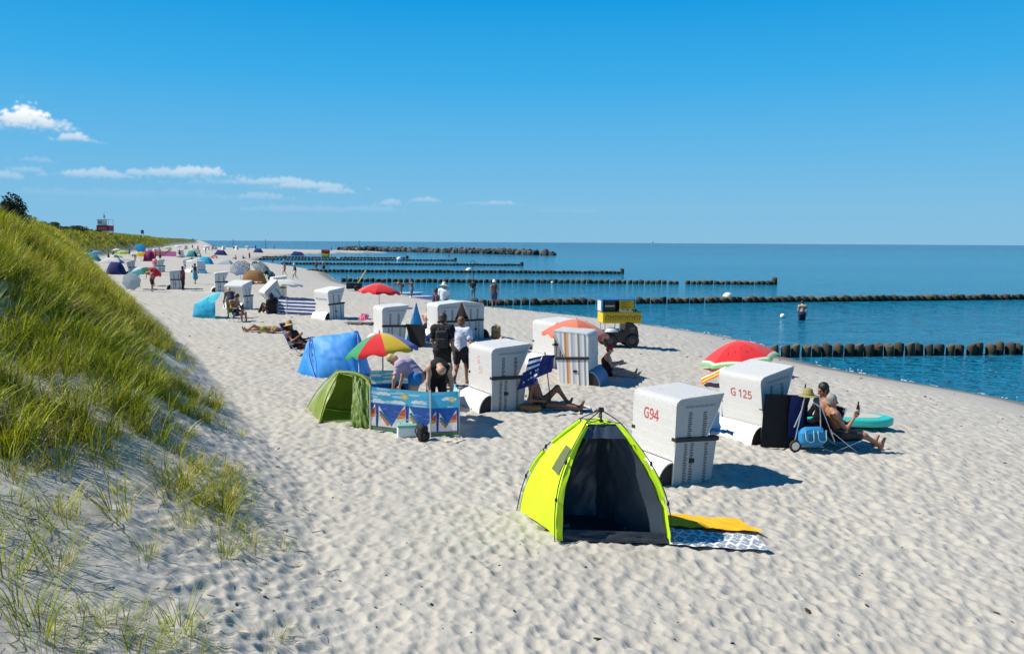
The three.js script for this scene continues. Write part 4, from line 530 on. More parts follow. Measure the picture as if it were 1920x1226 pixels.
// ---------------------------------------------------------------- lifeguard tower on the dune, lookout on the beach, sign
{
  const wm = std('#dfe4e6', .6), rm = std([.42, .02, .02], .6), gm = std([.30, .36, .40], .3), x = -123.5, z = -244, t = thing('lifeguard_tower', 'white lifeguard tower with a red band standing on the dune', 'tower', x, z), y0 = -2.2; t.scale.setScalar(.84); t.position.y -= .25;
  put('base', join([box(.35, 3.6, .35, -1.9, 1.6 + y0, 1.6), box(.35, 3.6, .35, 1.9, 1.6 + y0, 1.6), box(.35, 3.6, .35, -1.9, 1.6 + y0, -1.6), box(.35, 3.6, .35, 1.9, 1.6 + y0, -1.6), box(2.2, 3.2, .12, -.6, 1.6 + y0, 1.55), box(4.1, .3, 3.5, 0, 3.4 + y0, 0)]), wm, t);
  put('parapet', join([box(4.4, 1.9, .14, 0, 4.5 + y0, 1.75), box(4.4, 1.9, .14, 0, 4.5 + y0, -1.75), box(.14, 1.9, 3.4, -2.15, 4.5 + y0, 0), box(.14, 1.9, 3.4, 2.15, 4.5 + y0, 0)]), rm, t);
  put('cabin', join([box(2.0, 2.2, 3.0, -1.0, 6.4 + y0, 0), box(.12, 2.2, .12, 2.1, 6.4 + y0, 1.6), box(.12, 2.2, .12, 2.1, 6.4 + y0, -1.6), box(4.5, .14, 3.6, 0, 7.55 + y0, 0)]), wm, t); put('window', box(1.4, 1.0, .1, -1, 6.5 + y0, 1.53), gm, t); put('lettering', join([box(2.6, .12, .04, 0, 4.6 + y0, 1.86), box(3.2, .12, .04, 0, 4.1 + y0, 1.86)]), std([.75, .6, .5], .7), t); put('mast', join([bar([-.2, 7.5 + y0, 0], [-.2, 10 + y0, 0], .07), box(.5, .9, .05, -.2, 8.6 + y0, 0)]), std([.1, .12, .14], .6), t);
  const s = thing('information_sign', 'dark blue sign on a post at the far dune', 'sign', -144.5, -314); put('post', bar([0, -.5, 0], [0, 3.4, 0], .06), wm, s); put('board', box(1.1, 1.5, .08, 0, 3.1, 0, .02), std([.012, .05, .14], .6), s);
  const q = new THREE.Group(); q.name = 'lifeguard_flag'; q.position.set(-45.2, 0, -194); scene.add(q); tag(q, 'red over yellow lifeguard flag flying on a pole at the waterline', 'flag'); put('pole', bar([-1.0, -.6, 0], [-1.0, 2.75, 0], .05), wm, q); put('red_half', patch([-1, 1.75, 0], [1.05, 1.65, .25], [1.15, 2.55, .2], [-1, 2.65, 0], { wrinkle: .12, bulge: .15 }), cloth([.62, .02, .02], .55), q); put('yellow_half', patch([-1, .9, 0], [.95, .75, .25], [1.05, 1.65, .25], [-1, 1.75, 0], { wrinkle: .12, bulge: .15 }), cloth([.80, .55, .03], .55), q);
  [[-120, -345], [-106, -345], [-63, -330]].forEach(([px, pz]) => { const p = thing('marker_post', 'thin dark post standing far out on the sand spit', 'post', px, pz, 0, 'posts on the sand spit'); put('shaft', bar([0, -.5, 0], [0, 4.2, 0], .11, .09), std([.03, .04, .06], .7), p); put('cap', ball(.14, 0, 4.2, 0, 1, .6, 1, 8), std([.03, .04, .06], .7), p); });
}
// ---------------------------------------------------------------- snack vehicle
{
  const t = thing('snack_vehicle', 'black beach vehicle with a yellow counter and blue menu box selling snacks', 'vehicle', 4.1, -30.6, rad(6)), blk = std([.008, .008, .009], .35), yel = std([.72, .52, .01], .5), blu = std([.02, .14, .32], .5), gls = new THREE.MeshPhysicalMaterial({ color: 0x8899a0, roughness: .08, transmission: .8, thickness: 0, side: THREE.DoubleSide }), chrome = std([.7, .7, .7], .25, { metalness: .8 });
  const side = new THREE.Shape([[-.62, .28], [.62, .28], [.66, .55], [.60, .95], [.42, 1.16], [.20, 1.20], [.16, .78], [-.30, .74], [-.62, .70]].map(p => new THREE.Vector2(...p)));
  put('body', new THREE.ExtrudeGeometry(side, { depth: .9, bevelEnabled: true, bevelSize: .03, bevelThickness: .03, bevelSegments: 2 }).translate(0, 0, -.45).scale(1, .82, 1), blk, t);
  put('windscreen', patch([.665, .50, .40], [.665, .50, -.40], [.52, .90, -.38], [.52, .90, .38], { n: 4, m: 4 }), gls, t); put('side_window', box(.22, .22, .02, .42, .70, .49, .008), gls, t);
  for (const [x, z] of [[-.42, .46], [.42, .46], [-.42, -.46], [.42, -.46]]) { const w = put('wheel', new THREE.TorusGeometry(.2, .085, 10, 22).translate(x, .27, z), blk, t); put('rim', new THREE.CylinderGeometry(.13, .13, .10, 14).rotateX(Math.PI / 2).translate(x, .27, z), std([.05, .05, .055], .4), w); }
  put('mudguard', new THREE.SphereGeometry(.3, 16, 8, 0, 6.28, 0, 1.3).scale(.9, .8, .5).translate(-.36, .56, .42), std('#e8e8e6', .4), t); for (const x of [-.62, -.05, .32]) for (const z of [.4, -.4]) put('post', bar([x, .55, z], [x, .98, z], .018), chrome, t);
  const sign = canvasTex(512, 128, (x, w, h) => { x.fillStyle = '#c9a50c'; x.fillRect(0, 0, w, h); x.strokeStyle = '#3d3206'; x.lineWidth = 9; for (let k = 0; k < 15; k++) { x.beginPath(); x.moveTo(10 + k * 34, 96); x.quadraticCurveTo(30 + k * 34, 20, 60 + k * 33, 40 + (k % 3) * 12); x.stroke(); } });
  const menu = canvasTex(256, 160, (x, w, h) => { x.fillStyle = '#b5a013'; x.fillRect(0, 0, w, h); x.fillStyle = '#3a3a10'; const r = rng(3); for (let k = 0; k < 6; k++) x.fillRect(24, 18 + k * 23, 90 + r() * 110, 9); });
  const up = new THREE.Group(); up.name = 'stand'; up.position.y = -.34; t.add(up);
  put('counter', join([box(1.52, .44, .9, .03, 1.50, 0, .03)]), yel, up); put('counter_print', box(1.40, .38, .012, .05, 1.50, .462), std('#ffffff', .6, { map: sign }), up);
  put('cabinet', join([box(1.26, .05, .9, -.12, 2.17, 0, .015), box(.05, .5, .9, -.73, 1.95, 0, .01), box(1.26, .5, .05, -.12, 1.95, -.42, .01), box(.05, .5, .9, .49, 1.95, 0, .01)]), blu, up); put('menu_board', box(.56, .34, .02, .19, 1.98, .455, .005), std('#ffffff', .7, { map: menu }), up); put('side_poster', box(.012, .38, .6, -.762, 1.93, 0), std('#cfd6ea', .7), up); put('black_panel', box(.44, .40, .02, -.40, 1.93, .2, .01), blk, up); put('tray', join([box(.38, .06, .1, -.42, 1.93, .24, .02), box(.5, .05, .3, .2, 1.74, .3, .015)]), std('#d8cfb0', .7), up);  // dark opening drawn as a solid black panel inside the cabinet
  [[-.02, .09], [.15, .12], [.34, .1], [.55, .08]].forEach(([x, h], k) => put('container', box(.13, h, .14, x, 1.73 + h / 2, .34, .02), std(['#e9e6dc', '#cfe3e8', '#f2f0ea', '#31333a'][k], .5), up));
}
// ---------------------------------------------------------------- boards, towels, bags, small gear
{
  const board = (name, label, x, z, turn, w, len, th, mats, lift = .02, pitch = 0) => { const t = thing(name, label, 'board', x, z, turn, null, lift); t.rotation.order = 'YXZ'; t.rotation.z = pitch; const s = new THREE.Shape(); s.moveTo(-len / 2, 0); s.bezierCurveTo(-len / 2, w * .62, -len * .2, w / 2, 0, w / 2); s.bezierCurveTo(len * .25, w / 2, len * .46, w * .46, len / 2, 0); s.bezierCurveTo(len * .46, -w * .46, len * .25, -w / 2, 0, -w / 2); s.bezierCurveTo(-len * .2, -w / 2, -len / 2, -w * .62, -len / 2, 0); const g = d => new THREE.ExtrudeGeometry(s, { depth: d, bevelEnabled: true, bevelSize: d < .01 ? .004 : th * .32, bevelThickness: d < .01 ? .002 : th * .32, bevelSegments: 4, curveSegments: 20 }).rotateX(-Math.PI / 2); put('hull', g(th * .45), mats[0], t); put('deck_pad', g(.004).scale(.84, 1, .72).translate(0, th * .78, 0), mats[1], t); return t; };
  board('paddle_board', 'inflatable turquoise paddle board lying behind the camping chair', 6.95, -16.85, rad(-14), .78, 2.2, .16, [std([.03, .52, .44], .35), std([.52, .44, .36], .8)], .12);
  board('paddle_board', 'white board lying at the water edge beside the red parasol', -9.6, -71.0, rad(20), .75, 3.0, .14, [std('#f2f2ee', .4), std([.6, .62, .66], .7)], .05); board('swim_float', 'lilac float drifting at the water edge', -7.4, -64.8, rad(15), .7, 1.9, .16, [std([.62, .50, .74], .4), std([.72, .62, .70], .6)], .06);
  const sheet = (name, label, cat, c, m, o = {}) => { const cx = c.reduce((a, p) => a + p[0], 0) / 4, cz = c.reduce((a, p) => a + p[1], 0) / 4, t = put(name, patch(...c.map(([x, z, y = 0]) => [x - cx, landHeight(x, z) - landHeight(cx, cz) + y, z - cz]), { n: 30, m: 22, wrinkle: .05, freq: 6, dir: [0, 1, 0], ...o }), m); t.position.set(cx, landHeight(cx, cz) + (o.lift ?? .045), cz); return tag(t, label, cat); };
  sheet('beach_towel', 'crumpled yellow orange towel on the sand beside the lime tent', 'towel', [[2.02, -9.98], [3.22, -9.84], [3.02, -10.32], [1.95, -10.46]], std([.86, .42, .01], .95), { lift: .06 });
  const pat = canvasTex(512, 256, (x, w, h) => { x.fillStyle = '#d6dade'; x.fillRect(0, 0, w, h); x.strokeStyle = '#68727c'; x.lineWidth = 5; for (let j = 0; j < 4; j++) for (let i = 0; i < 9; i++) for (let k = 1; k < 4; k++) { const cx = i * 58 + (j % 2) * 29, cy = j * 66 + 30, q = k * 11; x.beginPath(); x.moveTo(cx, cy - q); x.lineTo(cx + q * .75, cy); x.lineTo(cx, cy + q); x.lineTo(cx - q * .75, cy); x.closePath(); x.stroke(); } });
  sheet('beach_towel', 'grey towel with a white diamond pattern beside the lime tent', 'towel', [[1.92, -9.32], [3.12, -9.22], [3.06, -9.72], [2.0, -9.88]], std('#ffffff', .95, { map: pat }), { lift: .055 });
  sheet('beach_towel', 'pale lilac towel under the sunbather in the green bikini', 'towel', [[-10.6, -31.2], [-8.9, -30.9], [-8.8, -31.5], [-10.4, -31.8]], std([.5, .5, .48], .95), { lift: .05, wrinkle: .02 });
  sheet('beach_blanket', 'grey and dark blanket spread behind the tilted parasol pole', 'blanket', [[-7.4, -35.0], [-5.9, -34.7], [-5.7, -35.4], [-7.2, -35.6]], std([.10, .10, .11], .95), { lift: .06, wrinkle: .12, freq: 9 }); sheet('clothes_heap', 'heap of pink clothes lying on the dark blanket', 'clothes', [[-6.75, -34.9, .1], [-6.35, -34.85, .1], [-6.3, -35.2, .25], [-6.7, -35.25, .3]], std([.72, .18, .30], .95), { lift: .1, wrinkle: .25, freq: 7, bulge: .2 });
  sheet('beach_towel', 'white towel under the woman leaning at the wicker chair', 'towel', [[.45, -17.15], [1.75, -17.2], [1.75, -17.7], [.5, -17.6]], std([.62, .60, .55], .95), { lift: .04, wrinkle: .03 });
  const hang = (name, label, cat, c, m, o = {}) => { const t = thing(name, label, cat, c[0][0], c[0][2]), b = t.position.y; put('cloth', patch(...c.map(p => [p[0] - c[0][0], landHeight(p[0], p[2]) - b + p[1], p[2] - c[0][2]]), { wrinkle: .07, freq: 6, ...o }), m, t); put('hem', bar([0, c[3][1] + landHeight(c[3][0], c[3][2]) - b, c[3][2] - c[0][2]].map((v, i) => i === 0 ? c[3][0] - c[0][0] : v), [c[2][0] - c[0][0], c[2][1] + landHeight(c[2][0], c[2][2]) - b, c[2][2] - c[0][2]], .012), m, t); };
  hang('draped_towel', 'pale grey towel draped over the front of the chair lettered G94', 'towel', [[3.12, .62, -12.42], [3.38, .66, -12.75], [3.40, 1.25, -12.85], [3.20, 1.12, -12.55]], std([.50, .52, .60], .95));
  sheet('draped_cloth', 'bright blue cloth hanging on the armrest of the chair lettered G94', 'cloth', [[3.0, -12.35, .76], [3.55, -12.5, .68], [3.62, -12.8, .62], [3.1, -12.75, .76]], std([.02, .36, .68], .9), { lift: .03, wrinkle: .1, freq: 6 });
  const lilo = canvasTex(64, 128, (x, w, h) => ['#e0232b', '#f3ead8', '#f0c21f', '#e0232b', '#3f9b4a', '#f0c21f', '#e8741c', '#e0232b'].forEach((c, k) => { x.fillStyle = c; x.fillRect(0, k * 16, w, 16); }));
  sheet('striped_mat', 'rainbow striped mat behind the chair lettered G 125', 'mat', [[5.1, -21.2, .02], [5.6, -21.0, .35], [5.9, -21.8, .5], [5.3, -22.1, .1]], std('#ffffff', .8, { map: lilo }), { wrinkle: .03 });
  // leaning yellow board in a black beach cart
  const c = thing('beach_cart', 'black beach cart with a yellow board leaning out of it', 'cart', -13.3, -67.2, rad(10)), bk = std([.01, .01, .012], .6), ye = std([.72, .48, .08], .5);
  put('tub', join([box(1.3, .5, .8, 0, .42, 0, .06), box(.06, .9, .06, -.6, .75, .3), box(.06, .9, .06, -.6, .75, -.3)]), bk, c); for (const z of [.45, -.45]) put('wheel', new THREE.TorusGeometry(.2, .06, 8, 18).translate(.25, .24, z), bk, c); const bd = put('board', box(1.7, .09, .5, 0, 0, 0, .04), ye, c); bd.position.set(.55, 1.0, 0); bd.rotation.z = rad(58);
  // black dry bag, backpacks
  const bag = (label, x, z, s, col, o = {}) => { const t = thing(o.name || 'backpack', label, 'bag', x, z, o.turn || 0, null, -.01); t.scale.setScalar(s); put('body', new RoundedBoxGeometry(.32, .46, .22, 4, .08).translate(0, .23, 0), std(col, .8), t); put('pocket', new RoundedBoxGeometry(.24, .2, .1, 3, .04).translate(0, .16, .13), std(col.map(v => v * .7), .8), t); for (const k of [-1, 1]) put('strap', tube([[k * .09, .42, -.1], [k * .11, .34, -.2], [k * .1, .1, -.11]], .016, 10, 6), std([.02, .02, .02], .8), t); put('handle', tube([[-.05, .45, 0], [0, .52, 0], [.05, .45, 0]], .012, 8, 6), std([.02, .02, .02], .8), t); };
  bag('tan backpack standing on the sand behind the wicker chair with red marks', -.62, -30.8, 1.15, [.40, .22, .09]); bag('black bag on the sand by the sailing boat windbreak', -1.62, -14.35, .62, [.012, .012, .014], { turn: 1 }); bag('dark bag hanging at the rear panel inside the sailing boat windbreak', -2.45, -16.85, 1.25, [.008, .008, .009], { turn: .2 }); bag('grey bag in the shade of the tipped beach chair', -12.0, -40.2, 1.2, [.16, .17, .18]);
  // sandals and a white box at the windbreak's foot
  for (const [x, z, a] of [[-1.08, -14.32, .4], [-.95, -14.3, .9]]) { const t = thing('sandal', 'pale sandal lying at the foot of the sailing boat windbreak', 'sandal', x, z, a, 'sandals at the windbreak', .02); put('sole', new RoundedBoxGeometry(.27, .025, .1, 3, .012), std([.62, .55, .42], .8), t); put('strap', tube([[.05, .01, -.045], [.06, .06, 0], [.05, .01, .045]], .01, 8, 5), std([.5, .5, .46], .8), t); }
  const cb = thing('cool_box', 'small white cool box beside the sailing boat windbreak', 'cool box', -1.95, -14.62, .2); put('body', box(.36, .2, .22, 0, .1, 0, .03), std('#e6ece8', .5), cb); put('lid', box(.37, .05, .23, 0, .22, 0, .02), std('#7fb6a8', .5), cb); put('handle', tube([[-.14, .2, 0], [-.1, .3, 0], [.1, .3, 0], [.14, .2, 0]], .01, 12, 5), std([.5, .5, .5], .5), cb);
  // pull cart with blue bag
  const k = thing('pull_cart', 'folding pull cart with a bright blue bag by the black screen', 'cart', 5.30, -14.50, rad(8)), al = std([.62, .64, .66], .3, { metalness: .8 });
  put('frame', join([bar([-.12, .1, .1], [.06, 1.02, .08], .013), bar([.42, .1, .1], [.36, 1.0, .06], .013), bar([.06, 1.02, .08], [.36, 1.0, .06], .013), bar([-.12, .10, .1], [.46, .06, .1], .014), bar([-.14, .45, .12], [.0, .75, .1], .012)]), al, k);
  for (const z of [.16, -.2]) { const w = put('wheel', new THREE.TorusGeometry(.095, .024, 8, 20).translate(-.12, .11, z), std([.02, .02, .02], .7), k); put('rim', join([new THREE.CylinderGeometry(.075, .075, .02, 16).rotateX(Math.PI / 2).translate(-.12, .11, z)]), al, w); }
  put('bag', crumple(mergeVertices(new RoundedBoxGeometry(.50, .36, .26, 8, .12)).translate(.2, .28, .16), .03, 9, 7), std([.015, .22, .48], .75), k); for (const x of [.08, .32]) put('bag_handle', tube([[x - .08, .42, .28], [x - .06, .24, .31], [x + .06, .22, .31], [x + .08, .42, .28]], .012, 14, 6), std([.35, .55, .40], .7), k);
  const hat = (parent, x, y, z, s, m, brim = .19) => put('hat', new THREE.LatheGeometry([[.001, .13], [.05, .128], [.085, .10], [.10, .02], [.11, 0], [brim, -.025], [brim + .003, -.03]].map(p => new THREE.Vector2(...p)), 22).scale(s, s, s).translate(x, y, z), m, parent); globalThis.hatGeo = hat;
  const hp = thing('sun_hat', 'olive sun hat hung on the frame of the pull cart', 'hat', 5.42, -14.45); hat(hp, .02, 1.05, 0, .92, std([.30, .25, .09], .9)); put('band', new THREE.TorusGeometry(.096, .010, 6, 20).rotateX(Math.PI / 2).translate(.02, 1.07, 0), std([.3, .25, .08], .9), hp);
  // dark seaweed and pebbles strewn over the sand
  const r = rng(91), m4 = new THREE.Matrix4(), q = new THREE.Quaternion(), wg = new THREE.IcosahedronGeometry(1, 0), spots = [];
  for (let i = 0; i < 2600; i++) { const d = 7 + 70 * Math.pow(r(), 1.4), a = rad(-32 + 66 * r()), x = d * Math.sin(a), z = -d * Math.cos(a), s = inland(x, z), f = duneward(x, z); if (s < .6 || f > .5) continue; const line = Math.exp(-Math.pow((s - 4.5) / 2.2, 2)), near = Math.exp(-d / 14); if (r() > .10 + .6 * line + .12 * near) continue; spots.push([x, z, s, f, d]); }
  const im = new THREE.InstancedMesh(wg, std([.035, .028, .02], .95), spots.length); im.name = 'seaweed_bits'; spots.forEach(([x, z, s, f, d], i) => { q.setFromEuler(new THREE.Euler((r() - .5) * .6, r() * 6, (r() - .5) * .6)); const w = (.008 + .028 * r() * r()) * (1 + d * .02); m4.compose(V(x, landHeight(x, z, s, f) + sandRelief(x, z, s, f, 1 - .6 * sstep(30, 140, d)) + .005, z), q, V(w * (.8 + 1.6 * r()), w * .45, w * (.35 + .45 * r()))); im.setMatrixAt(i, m4); }); im.userData.kind = 'stuff'; im.userData.label = 'dark bits of dried seaweed strewn over the sand'; im.castShadow = im.receiveShadow = true; scene.add(im);
}

// ---------------------------------------------------------------- people: one smooth skin per body, meshed from joints
function netMesh(sdf, lo, hi, cell) {
  const n = [0, 1, 2].map(k => Math.ceil((hi[k] - lo[k]) / cell) + 1), [nx, ny, nz] = n, F_ = new Float32Array(nx * ny * nz), id = new Int32Array(nx * ny * nz).fill(-1), P = [], I = [], at = (i, j, k) => (k * ny + j) * nx + i;
  for (let k = 0; k < nz; k++) for (let j = 0; j < ny; j++) for (let i = 0; i < nx; i++) F_[at(i, j, k)] = sdf(lo[0] + i * cell, lo[1] + j * cell, lo[2] + k * cell);
  for (let k = 0; k < nz - 1; k++) for (let j = 0; j < ny - 1; j++) for (let i = 0; i < nx - 1; i++) {
    let c = 0, x = 0, y = 0, z = 0; const f = (a, b, d) => F_[at(i + a, j + b, k + d)], edge = (a, b) => { const fa = f(...a), fb = f(...b); if ((fa < 0) !== (fb < 0)) { const t = fa / (fa - fb); x += a[0] + (b[0] - a[0]) * t; y += a[1] + (b[1] - a[1]) * t; z += a[2] + (b[2] - a[2]) * t; c++; } };
    const s = f(0, 0, 0) < 0; if (s === f(1, 0, 0) < 0 && s === f(0, 1, 0) < 0 && s === f(1, 1, 0) < 0 && s === f(0, 0, 1) < 0 && s === f(1, 0, 1) < 0 && s === f(0, 1, 1) < 0 && s === f(1, 1, 1) < 0) continue;
    for (const [a, b] of CUBE) edge(a, b);
    id[at(i, j, k)] = P.length / 3; P.push(lo[0] + (i + x / c) * cell, lo[1] + (j + y / c) * cell, lo[2] + (k + z / c) * cell);
  }
  for (let k = 1; k < nz - 1; k++) for (let j = 1; j < ny - 1; j++) for (let i = 1; i < nx - 1; i++) {
    const s = F_[at(i, j, k)] < 0, q = (a, b, c, d) => { if (a < 0 || b < 0 || c < 0 || d < 0) return; s ? I.push(a, b, c, a, c, d) : I.push(a, c, b, a, d, c); };
    if (s !== F_[at(i + 1, j, k)] < 0) q(id[at(i, j - 1, k - 1)], id[at(i, j, k - 1)], id[at(i, j, k)], id[at(i, j - 1, k)]);
    if (s !== F_[at(i, j + 1, k)] < 0) q(id[at(i - 1, j, k - 1)], id[at(i - 1, j, k)], id[at(i, j, k)], id[at(i, j, k - 1)]);
    if (s !== F_[at(i, j, k + 1)] < 0) q(id[at(i - 1, j - 1, k)], id[at(i, j - 1, k)], id[at(i, j, k)], id[at(i - 1, j, k)]);
  }
  const g = new THREE.BufferGeometry(); g.setAttribute('position', new THREE.Float32BufferAttribute(P, 3)); g.setIndex(I); g.computeVertexNormals(); return g;
}
const CUBE = []; for (let a = 0; a < 8; a++) for (let b = a + 1; b < 8; b++) { const d = a ^ b; if (d === 1 || d === 2 || d === 4) CUBE.push([[a & 1, a >> 1 & 1, a >> 2], [b & 1, b >> 1 & 1, b >> 2]]); }
const smin = (a, b, k) => { const h = Math.max(k - Math.abs(a - b), 0) / k; return Math.min(a, b) - h * h * k * .25; };
const capD = ([a, b, ra, rb], x, y, z) => { const dx = b[0] - a[0], dy = b[1] - a[1], dz = b[2] - a[2], px = x - a[0], py = y - a[1], pz = z - a[2], t = clamp((px * dx + py * dy + pz * dz) / (dx * dx + dy * dy + dz * dz + 1e-9), 0, 1); return Math.hypot(px - dx * t, py - dy * t, pz - dz * t) - (ra + (rb - ra) * t); };
const meshCaps = (caps, cell, k, grow = 0, crease = 0) => { const lo = [9, 9, 9], hi = [-9, -9, -9]; for (const c of caps) for (let e = 0; e < 2; e++) for (let q = 0; q < 3; q++) { lo[q] = Math.min(lo[q], c[e][q] - c[2 + e] - grow); hi[q] = Math.max(hi[q], c[e][q] + c[2 + e] + grow); } for (let q = 0; q < 3; q++) { lo[q] -= cell * 2; hi[q] += cell * 2; } return netMesh((x, y, z) => { let d = 9; for (const c of caps) d = smin(d, capD(c, x, y, z) - grow, k); return crease && Math.abs(d) < .06 ? d + crease * (1 - Math.abs(2 * fbm(x * 9 + z * 7, y * 13 + x * 4, 2, 8) - 1) - .62) : d; }, lo, hi, cell); };
const mix3 = (a, b, t) => a.map((v, i) => v + (b[i] - v) * t);
// poses: joints in metres for a 1.75 m person facing +x, y up, z to the person's right
const POSE = {
  stand: { pel: [0, .93, 0], che: [.01, 1.28, 0], nec: [.01, 1.47, 0], hea: [.035, 1.63, 0], lsh: [0, 1.40, -.18], rsh: [0, 1.40, .18], lel: [-.03, 1.12, -.25], rel: [-.03, 1.12, .25], lwr: [.06, .88, -.27], rwr: [.06, .88, .27], lhi: [0, .90, -.09], rhi: [0, .90, .09], lkn: [.03, .49, -.11], rkn: [.03, .49, .11], lan: [-.02, .08, -.12], ran: [-.02, .08, .12] },
  walk: { pel: [0, .92, 0], che: [.03, 1.27, 0], nec: [.05, 1.46, 0], hea: [.085, 1.62, 0], lsh: [.05, 1.40, -.18], rsh: [.02, 1.40, .18], lel: [.08, 1.13, -.26], rel: [-.12, 1.14, .25], lwr: [.26, .95, -.24], rwr: [-.10, .88, .28], lhi: [0, .90, -.09], rhi: [0, .90, .09], lkn: [-.02, .49, -.10], rkn: [.20, .52, .10], lan: [-.28, .16, -.10], ran: [.24, .08, .10] },
  bend: { pel: [-.12, .90, 0], che: [.20, 1.08, 0], nec: [.38, 1.10, 0], hea: [.52, 1.06, 0], lsh: [.30, 1.06, -.18], rsh: [.30, 1.06, .18], lel: [.36, .78, -.24], rel: [.36, .78, .24], lwr: [.46, .54, -.20], rwr: [.46, .54, .20], lhi: [-.10, .88, -.10], rhi: [-.10, .88, .10], lkn: [.02, .48, -.12], rkn: [.02, .48, .12], lan: [-.06, .08, -.13], ran: [-.06, .08, .13] },
  sit: { pel: [0, .11, 0], che: [-.05, .46, 0], nec: [.0, .66, 0], hea: [.05, .81, 0], lsh: [-.03, .58, -.18], rsh: [-.03, .58, .18], lel: [.12, .35, -.26], rel: [.12, .35, .26], lwr: [.33, .42, -.16], rwr: [.33, .42, .16], lhi: [.04, .10, -.09], rhi: [.04, .10, .09], lkn: [.42, .42, -.12], rkn: [.44, .36, .14], lan: [.68, .07, -.12], ran: [.74, .07, .16] },
  recline: { pel: [0, .11, 0], che: [-.24, .40, 0], nec: [-.33, .57, 0], hea: [-.36, .73, 0], lsh: [-.30, .50, -.18], rsh: [-.30, .50, .18], lel: [-.20, .24, -.28], rel: [-.20, .24, .28], lwr: [.04, .22, -.24], rwr: [.04, .22, .24], lhi: [.04, .10, -.09], rhi: [.04, .10, .09], lkn: [.38, .46, -.10], rkn: [.48, .12, .13], lan: [.66, .07, -.10], ran: [.92, .07, .16] },
  chair: { pel: [0, .50, 0], che: [-.10, .86, 0], nec: [-.12, 1.05, 0], hea: [-.08, 1.21, 0], lsh: [-.12, .98, -.18], rsh: [-.12, .98, .18], lel: [.0, .72, -.27], rel: [.0, .72, .27], lwr: [.22, .70, -.22], rwr: [.22, .70, .22], lhi: [.04, .49, -.09], rhi: [.04, .49, .09], lkn: [.44, .50, -.12], rkn: [.44, .50, .12], lan: [.50, .08, -.12], ran: [.50, .08, .12] },
  lounge: { pel: [0, .32, 0], che: [-.26, .60, 0], nec: [-.38, .76, 0], hea: [-.42, .92, 0], lsh: [-.34, .69, -.18], rsh: [-.34, .69, .18], lel: [-.18, .46, -.28], rel: [-.16, .46, .28], lwr: [.06, .50, -.24], rwr: [.08, .66, .22], lhi: [.04, .31, -.09], rhi: [.04, .31, .09], lkn: [.44, .30, -.12], rkn: [.44, .32, .10], lan: [.86, .10, -.14], ran: [.88, .10, .10] },
  lie: { pel: [0, .13, 0], che: [-.36, .14, 0], nec: [-.55, .13, 0], hea: [-.70, .16, 0], lsh: [-.47, .13, -.18], rsh: [-.47, .13, .18], lel: [-.38, .07, -.36], rel: [-.62, .08, .36], lwr: [-.14, .06, -.38], rwr: [-.80, .10, .20], lhi: [.04, .12, -.09], rhi: [.04, .12, .09], lkn: [.42, .28, -.10], rkn: [.46, .10, .12], lan: [.74, .08, -.10], ran: [.88, .07, .14] },
};
const WEAR = {
  tee: (J, w) => [[J.lsh, J.rsh, .105 * w, .105 * w], [J.che, J.pel, .145 * w, .14 * w], [J.lsh, mix3(J.lsh, J.lel, .6), .07, .068], [J.rsh, mix3(J.rsh, J.rel, .6), .07, .068], [mix3(J.che, J.nec, .7), J.che, .085, .13 * w]],
  vest: (J, w) => [[mix3(J.lsh, J.rsh, .18), mix3(J.lsh, J.rsh, .82), .095 * w, .095 * w], [J.che, J.pel, .145 * w, .14 * w]],
  shorts: (J, w) => [[mix3(J.lhi, J.pel, .2), mix3(J.rhi, J.pel, .2), .125 * w, .125 * w], [J.lhi, mix3(J.lhi, J.lkn, .68), .105 * w, .085 * w], [J.rhi, mix3(J.rhi, J.rkn, .68), .105 * w, .085 * w], [J.pel, mix3(J.pel, J.che, .22), .13 * w, .13 * w]],
  briefs: (J, w) => [[mix3(J.lhi, J.pel, .2), mix3(J.rhi, J.pel, .2), .125 * w, .125 * w], [J.lhi, mix3(J.lhi, J.lkn, .12), .105 * w, .10 * w], [J.rhi, mix3(J.rhi, J.rkn, .12), .105 * w, .10 * w]],
  trousers: (J, w) => [[mix3(J.lhi, J.pel, .2), mix3(J.rhi, J.pel, .2), .125 * w, .125 * w], [J.lhi, J.lkn, .105 * w, .075], [J.rhi, J.rkn, .105 * w, .075], [J.lkn, mix3(J.lkn, J.lan, .85), .07, .06], [J.rkn, mix3(J.rkn, J.ran, .85), .07, .06], [J.pel, mix3(J.pel, J.che, .25), .13 * w, .13 * w]],
  bra: (J, w) => [[mix3(mix3(J.lsh, J.rsh, .22), J.pel, .22), mix3(mix3(J.lsh, J.rsh, .78), J.pel, .22), .112 * w, .112 * w]],
  suit: (J, w) => [[mix3(mix3(J.lsh, J.rsh, .24), J.pel, .1), mix3(mix3(J.lsh, J.rsh, .76), J.pel, .1), .105 * w, .105 * w], [J.che, J.pel, .145 * w, .14 * w], [J.lhi, J.rhi, .12 * w, .12 * w]],
  dress: (J, w) => [[mix3(J.lsh, J.rsh, .14), mix3(J.lsh, J.rsh, .86), .10 * w, .10 * w], [J.che, J.pel, .145 * w, .15 * w], [J.pel, mix3(mix3(J.lkn, J.rkn, .5), J.pel, .15), .16 * w, .20 * w]],
};
const SKIN = [[.42, .22, .13], [.34, .16, .09], [.22, .09, .045], [.50, .29, .19]].map(c => { const m = new THREE.MeshPhysicalMaterial({ color: new THREE.Color().setRGB(...c), roughness: .55 }); return m; });
const hairs = { black: std([.012, .009, .007], .6), brown: std([.06, .03, .014], .6), blond: std([.50, .36, .14], .6), grey: std([.28, .26, .24], .65), red: std([.20, .012, .012], .6), auburn: std([.16, .07, .025], .6) }, fabricM = {};
const wearM = c => fabricM[c.join()] ??= std(c, .9);
